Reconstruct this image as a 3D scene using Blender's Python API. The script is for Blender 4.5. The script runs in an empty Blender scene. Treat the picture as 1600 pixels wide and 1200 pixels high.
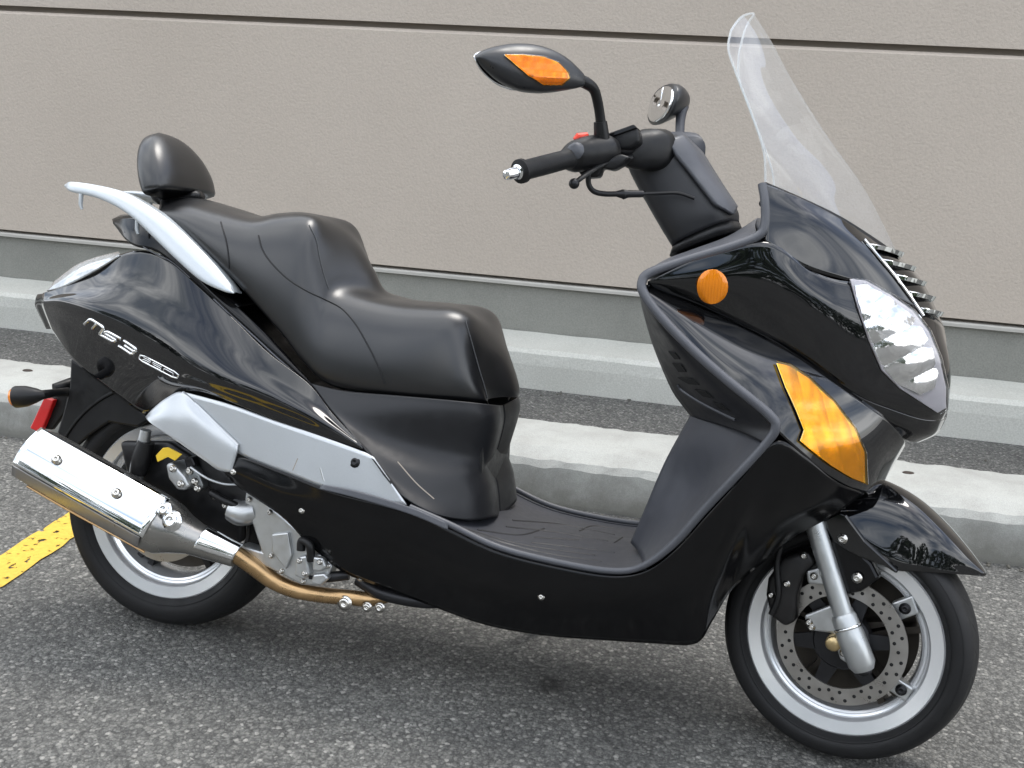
import bpy, bmesh, math, random
from mathutils import Vector, Matrix
from mathutils.bvhtree import BVHTree
random.seed(7)
S = bpy.context.scene
COL = S.collection

# ------------------------------------------------------------------ camera
CAM = Vector((1.3378, -2.0463, 1.2830))
F_PX, PITCH, ROLL, YAW = 1753.09, 0.2821, 0.0496, -0.2657
LEAN, STEER, WALL_YAW, STOP_YAW = 0.1774, -0.2046, 0.0368, 0.0614
fwd = Vector((math.sin(YAW)*math.cos(PITCH), math.cos(YAW)*math.cos(PITCH), -math.sin(PITCH)))
right0 = Vector((math.cos(YAW), -math.sin(YAW), 0)); up0 = right0.cross(fwd)
cr_, sr_ = math.cos(ROLL), math.sin(ROLL)
RIGHT = right0*cr_ + up0*sr_; UP = up0*cr_ - right0*sr_
cam_data = bpy.data.cameras.new('camera'); cam = bpy.data.objects.new('camera', cam_data); COL.objects.link(cam)
m = Matrix((RIGHT, UP, -fwd)).transposed().to_4x4(); m.translation = CAM; cam.matrix_world = m
cam_data.sensor_width = 36; cam_data.lens = 36*F_PX/1600; cam_data.clip_start = 0.05; cam_data.clip_end = 500
S.camera = cam

# ------------------------------------------------------------------ sky, sun, exposure
SUN_EL, SUN_AZ = math.radians(71), math.radians(25)     # azimuth clockwise from +Y
W = bpy.data.worlds.new('World'); S.world = W; W.use_nodes = True
nt = W.node_tree; nt.nodes.clear()
def wn(t, **k):
    n = nt.nodes.new(t)
    for a, b in k.items(): setattr(n, a, b)
    return n
sky = wn('ShaderNodeTexSky', sky_type='NISHITA'); sky.sun_disc = False
sky.sun_elevation = SUN_EL; sky.sun_rotation = SUN_AZ; sky.air_density = 1.0; sky.dust_density = 2.0
tc = wn('ShaderNodeTexCoord'); mp = wn('ShaderNodeMapping'); mp.inputs['Scale'].default_value = (1, 1, 2.2)
nz = wn('ShaderNodeTexNoise'); nz.inputs['Scale'].default_value = 2.3; nz.inputs['Detail'].default_value = 5; nz.inputs['Roughness'].default_value = .58
rp = wn('ShaderNodeValToRGB'); rp.color_ramp.elements[0].position = .30; rp.color_ramp.elements[1].position = .60
nz2 = wn('ShaderNodeTexNoise'); nz2.inputs['Scale'].default_value = 3.4; nz2.inputs['Detail'].default_value = 5; rp2 = wn('ShaderNodeValToRGB'); rp2.color_ramp.elements[0].position = .36; rp2.color_ramp.elements[1].position = .64
cl = wn('ShaderNodeMixRGB'); cl.inputs[1].default_value = (4.2, 4.7, 5.4, 1); cl.inputs[2].default_value = (15, 15.2, 15.4, 1)
mx = wn('ShaderNodeMixRGB'); bg = wn('ShaderNodeBackground'); out = wn('ShaderNodeOutputWorld')
L = nt.links.new
L(tc.outputs['Generated'], mp.inputs['Vector']); L(mp.outputs[0], nz.inputs['Vector']); L(mp.outputs[0], nz2.inputs['Vector'])
L(nz.outputs['Fac'], rp.inputs['Fac']); L(rp.outputs[0], mx.inputs['Fac']); L(nz2.outputs['Fac'], rp2.inputs['Fac']); L(rp2.outputs[0], cl.inputs['Fac'])
L(sky.outputs[0], mx.inputs[1]); L(cl.outputs[0], mx.inputs[2]); L(mx.outputs[0], bg.inputs['Color']); L(bg.outputs[0], out.inputs['Surface'])
bg.inputs['Strength'].default_value = 0.14
sun_d = bpy.data.lights.new('sun', 'SUN'); sun_d.energy = 1.2; sun_d.angle = math.radians(26); sun_d.color = (1, .965, .91)
sun = bpy.data.objects.new('sun', sun_d); COL.objects.link(sun)
sd = Vector((math.sin(SUN_AZ)*math.cos(SUN_EL), math.cos(SUN_AZ)*math.cos(SUN_EL), math.sin(SUN_EL)))
sun.rotation_euler = sd.to_track_quat('Z', 'Y').to_euler(); sun.location = sd*20
S.view_settings.view_transform = 'Standard'; S.view_settings.look = 'None'; S.view_settings.exposure = 0.95; S.view_settings.gamma = 1
S.view_settings.use_curve_mapping = False
S.render.engine = 'CYCLES'; S.cycles.max_bounces = 10; S.cycles.transparent_max_bounces = 16
S.render.resolution_x = 1024; S.render.resolution_y = 768

# ------------------------------------------------------------------ materials
def mat(name, col, rough=.5, metal=0, coat=0, spec=.5, emis=None, trans=0):
    M = bpy.data.materials.new(name); M.use_nodes = True; b = M.node_tree.nodes['Principled BSDF']
    b.inputs['Base Color'].default_value = (*col, 1); b.inputs['Roughness'].default_value = rough; b.inputs['Metallic'].default_value = metal
    b.inputs['Coat Weight'].default_value = coat; b.inputs['Coat Roughness'].default_value = .03; b.inputs['Specular IOR Level'].default_value = spec
    b.inputs['Transmission Weight'].default_value = trans
    return M
def nodes(M): return M.node_tree.nodes, M.node_tree.links, M.node_tree.nodes['Principled BSDF']
def noisy(M, scale=40, amt=.25, rough_amt=.12, bump=0., bscale=None, dist=.001, detail=5):
    """grain in colour and gloss, fine relief"""
    n, l, b = nodes(M)
    t = n.new('ShaderNodeTexCoord'); z = n.new('ShaderNodeTexNoise'); z.inputs['Scale'].default_value = scale; z.inputs['Detail'].default_value = detail
    l.new(t.outputs['Object'], z.inputs['Vector'])
    c = b.inputs['Base Color'].default_value[:]
    r = n.new('ShaderNodeMixRGB'); r.inputs[1].default_value = (*[x*(1-amt) for x in c[:3]], 1); r.inputs[2].default_value = (*[min(1, x*(1+amt)) for x in c[:3]], 1)
    l.new(z.outputs['Fac'], r.inputs['Fac']); l.new(r.outputs[0], b.inputs['Base Color'])
    if rough_amt:
        ro = b.inputs['Roughness'].default_value; mr = n.new('ShaderNodeMapRange'); mr.inputs['From Min'].default_value = .3; mr.inputs['From Max'].default_value = .7
        mr.inputs['To Min'].default_value = max(.02, ro-rough_amt); mr.inputs['To Max'].default_value = ro+rough_amt
        l.new(z.outputs['Fac'], mr.inputs['Value']); l.new(mr.outputs[0], b.inputs['Roughness'])
    if bump:
        z2 = n.new('ShaderNodeTexNoise'); z2.inputs['Scale'].default_value = bscale or scale*4; z2.inputs['Detail'].default_value = 3
        l.new(t.outputs['Object'], z2.inputs['Vector']); bp = n.new('ShaderNodeBump'); bp.inputs['Strength'].default_value = bump; bp.inputs['Distance'].default_value = dist
        l.new(z2.outputs['Fac'], bp.inputs['Height']); l.new(bp.outputs[0], b.inputs['Normal'])
    return M
gloss = noisy(mat('gloss_black_paint', (.0035, .0036, .0042), .035, 0, 1.0, .12), 6, .3, .01)
gloss.node_tree.nodes['Principled BSDF'].inputs['Coat IOR'].default_value = 1.58
satin = noisy(mat('satin_black_plastic', (.004, .004, .0045), .14, 0, 0, .3), 30, .3, .04)
grey = noisy(mat('dark_grey_plastic', (.044, .0465, .055), .48, 0, 0, .45), 50, .15, .06, .25, 900, .0004)
charcoal = noisy(mat('charcoal_plastic', (.0135, .0140, .0160), .44, 0, 0, .42), 50, .2, .06, .25, 900, .0004)
trimgrey = noisy(mat('grey_trim_plastic', (.070, .073, .083), .42), 50, .12, .06, .2, 900, .0004)
blackpl = noisy(mat('black_plastic', (.0075, .0075, .008), .42, 0, 0, .35), 60, .3, .1, .2, 700, .0004)
vinyl = noisy(mat('black_vinyl', (.0045, .0048, .0056), .32, 0, .0, .8), 18, .3, .025, .12, 1100, .0004)
silver = noisy(mat('silver_paint', (.50, .52, .535), .32, .6, .25), 400, .06, .03)
rail = noisy(mat('silver_rail_paint', (.50, .535, .555), .34, .35, .2), 300, .05, .03)
alloy = noisy(mat('cast_alloy', (.50, .51, .51), .36, .85), 60, .15, .08, .3, 500, .0006)
polished = noisy(mat('polished_rim', (.84, .85, .86), .24, .65), 9, .03, .03)
steel = noisy(mat('disc_steel', (.36, .345, .325), .34, .9), 30, .2, .08)
chrome = noisy(mat('chrome', (.84, .85, .85), .05, 1.0), 12, .05, .02)
boltm = mat('zinc_bolt', (.62, .60, .56), .25, 1.0)
bronze = noisy(mat('heat_tinted_pipe', (.46, .30, .15), .30, .9), 22, .45, .1)
darkmetal = noisy(mat('dark_metal', (.018, .018, .020), .38, .5), 40, .4, .1)
brownmetal = noisy(mat('dark_bronze_spoke', (.055, .048, .040), .42, .7), 30, .3, .1)
rubber = noisy(mat('tyre_rubber', (.010, .010, .0105), .58, 0, 0, .3), 30, .35, .1, .4, 350, .0006)
yellowm = mat('yellow_tag', (.72, .48, .03), .4)
stitch = mat('grey_thread', (.055, .057, .06), .7)
redm = mat('red_reflector', (.55, .012, .012), .15, 0, .6)
redsw = mat('red_switch', (.75, .05, .02), .4)
mirrorm = mat('mirror_glass', (.78, .79, .80), .03, 1.0)
def amber(name, c1, c2, rib):
    M = mat(name, c1, .12, 0, .6, .3); n, l, b = nodes(M)
    b.inputs['Subsurface Weight'].default_value = .0; b.inputs['Subsurface Radius'].default_value = (.02, .01, .002); b.inputs['Subsurface Scale'].default_value = .5
    t = n.new('ShaderNodeTexCoord'); w = n.new('ShaderNodeTexWave'); w.inputs['Scale'].default_value = rib; w.inputs['Distortion'].default_value = .5; w.inputs['Detail'].default_value = 1; w.bands_direction = 'X'
    z = n.new('ShaderNodeTexNoise'); z.inputs['Scale'].default_value = 26
    l.new(t.outputs['Object'], w.inputs['Vector']); l.new(t.outputs['Object'], z.inputs['Vector'])
    x = n.new('ShaderNodeMixRGB'); x.inputs[1].default_value = (*c1, 1); x.inputs[2].default_value = (*c2, 1)
    r = n.new('ShaderNodeMapRange'); r.inputs['From Min'].default_value = .35; r.inputs['From Max'].default_value = .65
    l.new(w.outputs['Fac'], r.inputs['Value']); l.new(r.outputs[0], x.inputs['Fac']); l.new(x.outputs[0], b.inputs['Base Color'])
    bp = n.new('ShaderNodeBump'); bp.inputs['Strength'].default_value = .3; bp.inputs['Distance'].default_value = .002
    l.new(w.outputs['Fac'], bp.inputs['Height']); l.new(bp.outputs[0], b.inputs['Normal'])
    return M
amberm = amber('amber_lens', (.46, .125, .001), (.44, .115, .001), 60)
amberl = amber('amber_lens_light', (.80, .36, .002), (.78, .34, .002), 60)
ambero = amber('orange_reflector', (.80, .235, .004), (.76, .215, .003), 60)
def clear(name, tint, fres, rough=.02, haze=0):
    M = bpy.data.materials.new(name); M.use_nodes = True; n = M.node_tree.nodes; l = M.node_tree.links; n.clear()
    o = n.new('ShaderNodeOutputMaterial'); tr = n.new('ShaderNodeBsdfTransparent'); gl = n.new('ShaderNodeBsdfGlossy'); mi = n.new('ShaderNodeMixShader'); fr = n.new('ShaderNodeFresnel')
    tr.inputs['Color'].default_value = (*tint, 1); gl.inputs['Roughness'].default_value = rough; gl.inputs['Color'].default_value = (.95, .97, 1, 1); ge = n.new('ShaderNodeNewGeometry'); io = n.new('ShaderNodeMapRange'); io.inputs['To Min'].default_value = fres; io.inputs['To Max'].default_value = 1/fres; l.new(ge.outputs['Backfacing'], io.inputs['Value']); l.new(io.outputs[0], fr.inputs['IOR'])   # the same gloss on both faces of a thin sheet
    l.new(fr.outputs[0], mi.inputs['Fac']); l.new(tr.outputs[0], mi.inputs[1]); l.new(gl.outputs[0], mi.inputs[2]); l.new(mi.outputs[0], o.inputs['Surface'])
    if haze:                 # white mixed in as a milky veil, standing in for sky reflection
        df = n.new('ShaderNodeBsdfDiffuse'); tl2 = n.new('ShaderNodeBsdfTranslucent'); a1 = n.new('ShaderNodeMixShader'); a2 = n.new('ShaderNodeMixShader'); a2.inputs[0].default_value = haze
        df.inputs[0].default_value = tl2.inputs[0].default_value = (.9, .92, .92, 1); l.new(df.outputs[0], a1.inputs[1]); l.new(tl2.outputs[0], a1.inputs[2]); l.new(mi.outputs[0], a2.inputs[1]); l.new(a1.outputs[0], a2.inputs[2]); l.new(a2.outputs[0], o.inputs['Surface'])
    return M
acrylic = clear('clear_acrylic', (.985, .985, .985), 1.6, .03, .10)
lens = clear('clear_lens', (.97, .97, .97), 1.4)
amberclear = clear('amber_cover', (.985, .755, .17), 1.45)
lampsilver = noisy(mat('lamp_silver', (.86, .87, .87), .20, .75, 0), 40, .06, .05)

# ------------------------------------------------------------------ helpers
def bikeframe(v): c, s = math.cos(LEAN), math.sin(LEAN); return Vector((v[0], v[1]*c-v[2]*s, v[1]*s+v[2]*c))
CB = bikeframe(CAM)
def ray(u, v): return bikeframe(fwd + RIGHT*((u-800)/F_PX) + UP*((600-v)/F_PX))
def Q(u, v, y):
    """point of the scooter (its own frame: x forward, y to its left, z up) seen at u, v and y metres off its middle plane"""
    d = ray(u, v); return CB + d*((y-CB.y)/d.y)
AX_F = Vector((1.4724, 0, .2395)); AX_R = Vector((0, 0, .2695))
cS, sS = math.cos(STEER), math.sin(STEER)
def steer(p):            # steered-fork frame (about the front axle) -> scooter frame
    return Vector((AX_F.x + p[0]*cS - p[1]*sS, p[0]*sS + p[1]*cS, p[2]))
def QS(u, v, y):
    """as Q, y measured off the turned front wheel's plane"""
    nrm = Vector((-sS, cS, 0)); d = ray(u, v); o = CB - Vector((AX_F.x, 0, 0))
    return CB + d*((y - o.dot(nrm))/d.dot(nrm))
def mirS(p):
    nrm = Vector((-sS, cS, 0)); k = (p - Vector((AX_F.x, 0, 0))).dot(nrm); return p - nrm*(2*k)
def mir(p): return Vector((p[0], -p[1], p[2]))
def cr1(P, t):
    n = len(P)-1
    if n == 0: return P[0].copy()
    i = min(int(t), n-1); f = t-i
    p1, p2 = P[i], P[i+1]; p0 = P[i-1] if i > 0 else p1*2-p2; p3 = P[i+2] if i+2 <= n else p2*2-p1
    return .5*((2*p1) + (p2-p0)*f + (2*p0-5*p1+4*p2-p3)*f*f + (3*p1-p0-3*p2+p3)*f**3)
def crs(P, n): return [cr1(P, (len(P)-1)*i/(n-1)) for i in range(n)]
def obj(name, me, M, parent=None, smooth=True):
    if isinstance(me, bmesh.types.BMesh):
        bm = me; me = bpy.data.meshes.new(name); bmesh.ops.recalc_face_normals(bm, faces=bm.faces); bm.to_mesh(me); bm.free()
    o = bpy.data.objects.new(name, me); COL.objects.link(o)
    if M: me.materials.append(M)
    if smooth:
        for p in me.polygons: p.use_smooth = True
    if parent: o.parent = parent
    return o
def grid_into(bm, rows):
    vs = [[bm.verts.new(p) for p in r] for r in rows]
    for a, b in zip(vs, vs[1:]):
        for i in range(len(a)-1): bm.faces.new((a[i], a[i+1], b[i+1], b[i]))
    return vs
def loft_rows(rails, nu, nv, lin=False):
    R = [crs([Vector(p) for p in r], nu) for r in rails]
    rows = []
    for j in range(nv):
        t = (len(R)-1)*j/(nv-1)
        if lin:
            i = min(int(t), len(R)-2); f = t-i; rows.append([R[i][k].lerp(R[i+1][k], f) for k in range(nu)])
        else: rows.append([cr1([r[k] for r in R], t) for k in range(nu)])
    return rows
def QQ(rail, f=Q): return [f(*p) for p in rail]
def full(rails, mf=mir): return rails + [[mf(p) for p in r] for r in reversed(rails[:-1])]
def panel(name, rails, M, parent, nu=40, nv=16, thick=.003, lin=False, extra=()):
    """curved sheet through rails, with thickness; extra: more patches of the same moulding"""
    bm = bmesh.new()
    for rr in [rails, *extra]: grid_into(bm, loft_rows(rr, nu, nv, lin))
    o = obj(name, bm, M, parent)
    s = o.modifiers.new('thickness', 'SOLIDIFY'); s.thickness = thick; s.offset = 0
    return o
def far(o, name=None, parent=None):
    """the same moulding on the other flank"""
    c = o.copy(); COL.objects.link(c); c.scale = (1, -1, 1)
    for k in ('label',):
        if k in c: del c[k]
    for ch in o.children:
        d = ch.copy(); COL.objects.link(d); d.parent = c
    return c
def bvh(o):
    me = o.data; return BVHTree.FromPolygons([v.co for v in me.vertices], [p.vertices for p in me.polygons])
def hit(tr, u, v, h=0.):
    """point of a moulding's skin seen at u, v, lifted h along its normal"""
    d = ray(u, v).normalized(); p, n, i, t = tr.ray_cast(CB, d)
    if p is None:
        q = Q(u, v, -.2); best = None
        for k in range(-30, 30):
            w = q + d*(k*.01); r = tr.find_nearest(w)
            if best is None or r[3] < best[3]: best = r
        p, n = best[0], best[1]
    if n.dot(d) > 0: n = -n
    return p + n*h
def tube_into(bm, path, rad, seg=10, cap=True, flat=None):
    """round tube; rad may be a list; flat=(vector, factor) squashes the section along a direction"""
    n = len(path); rings = []; prev = None
    for i, p in enumerate(path):
        t = (path[min(i+1, n-1)] - path[max(i-1, 0)])
        if t.length < 1e-9: t = Vector((0, 0, 1))
        t.normalize()
        a = prev - t*prev.dot(t) if prev is not None else (Vector((0, 0, 1)) if abs(t.z) < .9 else Vector((1, 0, 0))) - t*(t.z if abs(t.z) < .9 else t.x)
        a.normalize(); prev = a; b = t.cross(a); r = rad[i] if isinstance(rad, (list, tuple)) else rad
        ring = []
        for k in range(seg):
            an = 2*math.pi*k/seg; o = a*math.cos(an)*r + b*math.sin(an)*r
            if flat: o = o - flat[0]*(o.dot(flat[0])*(1-flat[1]))
            ring.append(bm.verts.new(p+o))
        rings.append(ring)
    for a, b in zip(rings, rings[1:]):
        for k in range(seg): bm.faces.new((a[k], a[(k+1) % seg], b[(k+1) % seg], b[k]))
    if cap:
        bm.faces.new(rings[0]); bm.faces.new(list(reversed(rings[-1])))
def tube(name, path, rad, M, parent, seg=12, sm=0, flat=None):
    if sm:
        if isinstance(rad, (list, tuple)):
            rv = crs([Vector((r, 0, 0)) for r in rad], sm); rad = [v.x for v in rv]
        path = crs(path, sm)
    bm = bmesh.new(); tube_into(bm, path, rad, seg, True, flat)
    o = obj(name, bm, M, parent); e = o.modifiers.new('edge', 'EDGE_SPLIT'); e.split_angle = math.radians(40)
    return o
def revolve_into(bm, prof, seg=72, tf=lambda p: p, close=False, a0=0, a1=2*math.pi):
    """profile [(r, y)] about the axle (local y axis)"""
    fullturn = abs(a1-a0-2*math.pi) < 1e-6; cnt = seg if fullturn else seg+1; rings = []
    for k in range(cnt):
        an = a0+(a1-a0)*k/seg; rings.append([bm.verts.new(tf(Vector((r*math.cos(an), y, r*math.sin(an))))) for r, y in prof])
    for k in range(seg):
        a, b = rings[k], rings[(k+1) % cnt]
        for j in range(len(prof)-1): bm.faces.new((a[j], a[j+1], b[j+1], b[j]))
        if close: bm.faces.new((a[-1], a[0], b[0], b[-1]))
def prism_into(bm, near, off):
    """closed outline (3D points) extruded by a vector"""
    a = [bm.verts.new(p) for p in near]; b = [bm.verts.new(Vector(p)+off) for p in near]; n = len(a)
    bm.faces.new(a); bm.faces.new(list(reversed(b)))
    for i in range(n): bm.faces.new((a[i], b[i], b[(i+1) % n], a[(i+1) % n]))
def prism(name, outline, y0, y1, M, parent, bev=.003, f=Q, smooth=False, seg=2):
    """plate of real thickness between two lateral distances, bevelled"""
    pts = [f(u, v, y0) for u, v in outline]; nrm = Vector((0, 1, 0)) if f is Q else Vector((-sS, cS, 0))
    bm = bmesh.new(); prism_into(bm, pts, nrm*(y1-y0)); o = obj(name, bm, M, parent, smooth)
    if bev:
        b = o.modifiers.new('bevel', 'BEVEL'); b.width = bev; b.segments = seg; b.limit_method = 'ANGLE'
    return o
def skin_patch(name, outline, tr, h, thick, M, parent, dens=3, smooth=True, n=None):
    """a piece lying on a moulding's skin: outline seen at pixel positions, raised h, with thickness"""
    o2 = outline if n is None else [tuple(p)[:2] for p in crs([Vector((*p, 0)) for p in outline+outline[:1]], n)[:-1]]
    bm = bmesh.new(); vs = [bm.verts.new((u, v, 0)) for u, v in o2]; bm.faces.new(vs)
    bmesh.ops.triangulate(bm, faces=bm.faces[:])
    for _ in range(dens): bmesh.ops.subdivide_edges(bm, edges=bm.edges[:], cuts=1, use_grid_fill=True)
    for v in bm.verts: v.co = hit(tr, v.co.x, v.co.y, h)
    o = obj(name, bm, M, parent, smooth); s = o.modifiers.new('thickness', 'SOLIDIFY'); s.thickness = thick; s.offset = 0
    return o
def bolt(name, p, axis, r, M, parent, h=.006):
    """hex-socket button head: dished washer, dome and socket"""
    a = Vector(axis).normalized(); q = a.to_track_quat('Y', 'Z'); bm = bmesh.new()
    prof = [(r*1.35, 0), (r*1.35, h*.25), (r, h*.3), (r*.96, h*.75), (r*.7, h), (r*.42, h), (r*.4, h*.45), (.0001, h*.4)]
    revolve_into(bm, prof, 14, lambda v: Vector(p)+q @ v)
    return obj(name, bm, M, parent)
def tag(o, label, cat, kind=None, group=None):
    if label: o['label'] = label
    if cat: o['category'] = cat
    if kind: o['kind'] = kind
    if group: o['group'] = group
    return o

# ------------------------------------------------------------------ setting
def asphalt():
    M = mat('asphalt', (.1, .1, .1), .8); n, l, b = nodes(M)
    t = n.new('ShaderNodeTexCoord')
    def vor(sc): v = n.new('ShaderNodeTexVoronoi'); v.inputs['Scale'].default_value = sc; l.new(t.outputs['Object'], v.inputs['Vector']); return v
    def noi(sc, d=4): z = n.new('ShaderNodeTexNoise'); z.inputs['Scale'].default_value = sc; z.inputs['Detail'].default_value = d; l.new(t.outputs['Object'], z.inputs['Vector']); return z
    def ramp(src, *st):
        r = n.new('ShaderNodeValToRGB'); e = r.color_ramp.elements
        while len(e) < len(st): e.new(.5)
        for k, (p, c) in zip(e, st): k.position = p; k.color = (*c, 1) if len(c) == 3 else c
        l.new(src, r.inputs['Fac']); return r
    v1, v2 = vor(125), vor(270); n1, n2, n3 = noi(2.2, 6), noi(320, 2), noi(.55, 3)
    sep = n.new('ShaderNodeSeparateColor'); l.new(v1.outputs['Color'], sep.inputs[0])
    sep2 = n.new('ShaderNodeSeparateColor'); l.new(v2.outputs['Color'], sep2.inputs[0])
    st1 = ramp(sep.outputs[0], (0, (.065, .064, .061)), (.35, (.125, .124, .118)), (.7, (.195, .193, .183)), (.93, (.34, .333, .308)), (1, (.62, .60, .56)))
    st2 = ramp(sep2.outputs[1], (0, (.075, .075, .072)), (.6, (.165, .164, .156)), (1, (.36, .355, .335)))
    mx1 = n.new('ShaderNodeMixRGB'); mx1.inputs[0].default_value = .45; l.new(st1.outputs[0], mx1.inputs[1]); l.new(st2.outputs[0], mx1.inputs[2])
    # tar between the stones
    d1 = ramp(v1.outputs['Distance'], (.42, (1, 1, 1)), (.72, (.58, .58, .58)))
    mu = n.new('ShaderNodeMixRGB'); mu.blend_type = 'MULTIPLY'; mu.inputs[0].default_value = .8; l.new(mx1.outputs[0], mu.inputs[1]); l.new(d1.outputs[0], mu.inputs[2])
    big = ramp(n1.outputs['Fac'], (.3, (.56, .56, .555)), (.7, (.88, .88, .86)))
    mu2 = n.new('ShaderNodeMixRGB'); mu2.blend_type = 'MULTIPLY'; mu2.inputs[0].default_value = 1; l.new(mu.outputs[0], mu2.inputs[1]); l.new(big.outputs[0], mu2.inputs[2])
    # oil drip under the engine
    geo = n.new('ShaderNodeVectorMath'); geo.operation = 'DISTANCE'; geo.inputs[1].default_value = (OIL.x, OIL.y, 0); l.new(t.outputs['Object'], geo.inputs[0])
    ad = n.new('ShaderNodeMath'); ad.operation = 'MULTIPLY_ADD'; l.new(noi(22, 3).outputs['Fac'], ad.inputs[0]); ad.inputs[1].default_value = .075; l.new(geo.outputs['Value'], ad.inputs[2])
    oil = ramp(ad.outputs[0], (.055, (.38, .38, .38)), (.085, (1, 1, 1)))
    mu3 = n.new('ShaderNodeMixRGB'); mu3.blend_type = 'MULTIPLY'; mu3.inputs[0].default_value = 1; l.new(mu2.outputs[0], mu3.inputs[1]); l.new(oil.outputs[0], mu3.inputs[2])
    l.new(mu3.outputs[0], b.inputs['Base Color'])
    hm = n.new('ShaderNodeMath'); hm.operation = 'MULTIPLY_ADD'; l.new(v1.outputs['Distance'], hm.inputs[0]); hm.inputs[1].default_value = -1; l.new(n2.outputs['Fac'], hm.inputs[2])
    hm2 = n.new('ShaderNodeMath'); hm2.operation = 'ADD'; l.new(hm.outputs[0], hm2.inputs[0]); l.new(sep.outputs[1], hm2.inputs[1])
    bp = n.new('ShaderNodeBump'); bp.inputs['Strength'].default_value = .9; bp.inputs['Distance'].default_value = .0035
    l.new(hm2.outputs[0], bp.inputs['Height']); l.new(bp.outputs[0], b.inputs['Normal'])
    return M
def ground_at(u, v, z=0.):
    d = fwd + RIGHT*((u-800)/F_PX) + UP*((600-v)/F_PX); return CAM + d*((z-CAM.z)/d.z)
OIL = ground_at(862, 1070)
def concrete(name, c, stain, sc=1., grime=0):
    M = mat(name, c, .85); n, l, b = nodes(M)
    t = n.new('ShaderNodeTexCoord')
    def noi(s, d=5, r=.6):
        z = n.new('ShaderNodeTexNoise'); z.inputs['Scale'].default_value = s; z.inputs['Detail'].default_value = d; z.inputs['Roughness'].default_value = r; l.new(t.outputs['Object'], z.inputs['Vector']); return z
    a, g = noi(3.5*sc, 8, .65), noi(160*sc, 3)
    r = n.new('ShaderNodeValToRGB'); e = r.color_ramp.elements; e[0].position = .33; e[0].color = (*stain, 1); e[1].position = .58; e[1].color = (*c, 1); l.new(a.outputs['Fac'], r.inputs['Fac'])
    mu = n.new('ShaderNodeMixRGB'); mu.blend_type = 'OVERLAY'; mu.inputs[0].default_value = .35; l.new(r.outputs[0], mu.inputs[1]); l.new(g.outputs['Fac'], mu.inputs[2]); l.new(mu.outputs[0], b.inputs['Base Color'])
    if grime:                # splashed dirt near the ground, ragged upper edge
        sx = n.new('ShaderNodeSeparateXYZ'); l.new(t.outputs['Object'], sx.inputs[0]); k = noi(9, 8, .7)
        ma = n.new('ShaderNodeMath'); ma.operation = 'MULTIPLY_ADD'; l.new(k.outputs['Fac'], ma.inputs[0]); ma.inputs[1].default_value = -.22; l.new(sx.outputs['Z'], ma.inputs[2])
        mr = n.new('ShaderNodeMapRange'); l.new(ma.outputs[0], mr.inputs['Value']); mr.inputs['From Min'].default_value = -.09; mr.inputs['From Max'].default_value = grime-.08; mr.inputs['To Min'].default_value = .75; mr.inputs['To Max'].default_value = 0
        gm = n.new('ShaderNodeMixRGB'); gm.inputs[2].default_value = (.13, .125, .105, 1); l.new(mr.outputs[0], gm.inputs[0]); l.new(mu.outputs[0], gm.inputs[1]); l.new(gm.outputs[0], b.inputs['Base Color'])
    bp = n.new('ShaderNodeBump'); bp.inputs['Strength'].default_value = .5; bp.inputs['Distance'].default_value = .002; l.new(g.outputs['Fac'], bp.inputs['Height']); l.new(bp.outputs[0], b.inputs['Normal'])
    return M
def stucco():
    M = mat('stucco', (.37, .335, .30), .9); n, l, b = nodes(M)
    t = n.new('ShaderNodeTexCoord')
    def noi(s, d=4):
        z = n.new('ShaderNodeTexNoise'); z.inputs['Scale'].default_value = s; z.inputs['Detail'].default_value = d; l.new(t.outputs['Object'], z.inputs['Vector']); return z
    a, g, h = noi(1.3, 6), noi(95, 5), noi(260, 2)
    mpv = n.new('ShaderNodeMapping'); mpv.inputs['Scale'].default_value = (1.5, 1.5, 1.1); l.new(t.outputs['Object'], mpv.inputs[0]); a = n.new('ShaderNodeTexNoise'); a.inputs['Scale'].default_value = 1; a.inputs['Detail'].default_value = 7; l.new(mpv.outputs[0], a.inputs['Vector'])
    r = n.new('ShaderNodeValToRGB'); e = r.color_ramp.elements; e[0].position = .3; e[0].color = (.455, .398, .338, 1); e[1].position = .7; e[1].color = (.488, .428, .365, 1); l.new(a.outputs['Fac'], r.inputs['Fac'])
    mu = n.new('ShaderNodeMixRGB'); mu.blend_type = 'OVERLAY'; mu.inputs[0].default_value = .12; l.new(r.outputs[0], mu.inputs[1]); l.new(g.outputs['Fac'], mu.inputs[2]); l.new(mu.outputs[0], b.inputs['Base Color'])
    ad = n.new('ShaderNodeMath'); ad.operation = 'MULTIPLY_ADD'; l.new(h.outputs['Fac'], ad.inputs[0]); ad.inputs[1].default_value = .35; l.new(g.outputs['Fac'], ad.inputs[2])
    bp = n.new('ShaderNodeBump'); bp.inputs['Strength'].default_value = .45; bp.inputs['Distance'].default_value = .005; l.new(ad.outputs[0], bp.inputs['Height']); l.new(bp.outputs[0], b.inputs['Normal'])
    return M
bm = bmesh.new(); R_ = 60
for a, b_ in ((-R_, -R_), (R_, -R_), (R_, R_), (-R_, R_)): bm.verts.new((a, b_, 0))
bm.verts.ensure_lookup_table(); bm.faces.new(bm.verts)
ground = obj('ground', bm, asphalt(), None, False); ground['kind'] = 'structure'
ground['label'] = 'worn grey asphalt of the parking lot'

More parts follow.
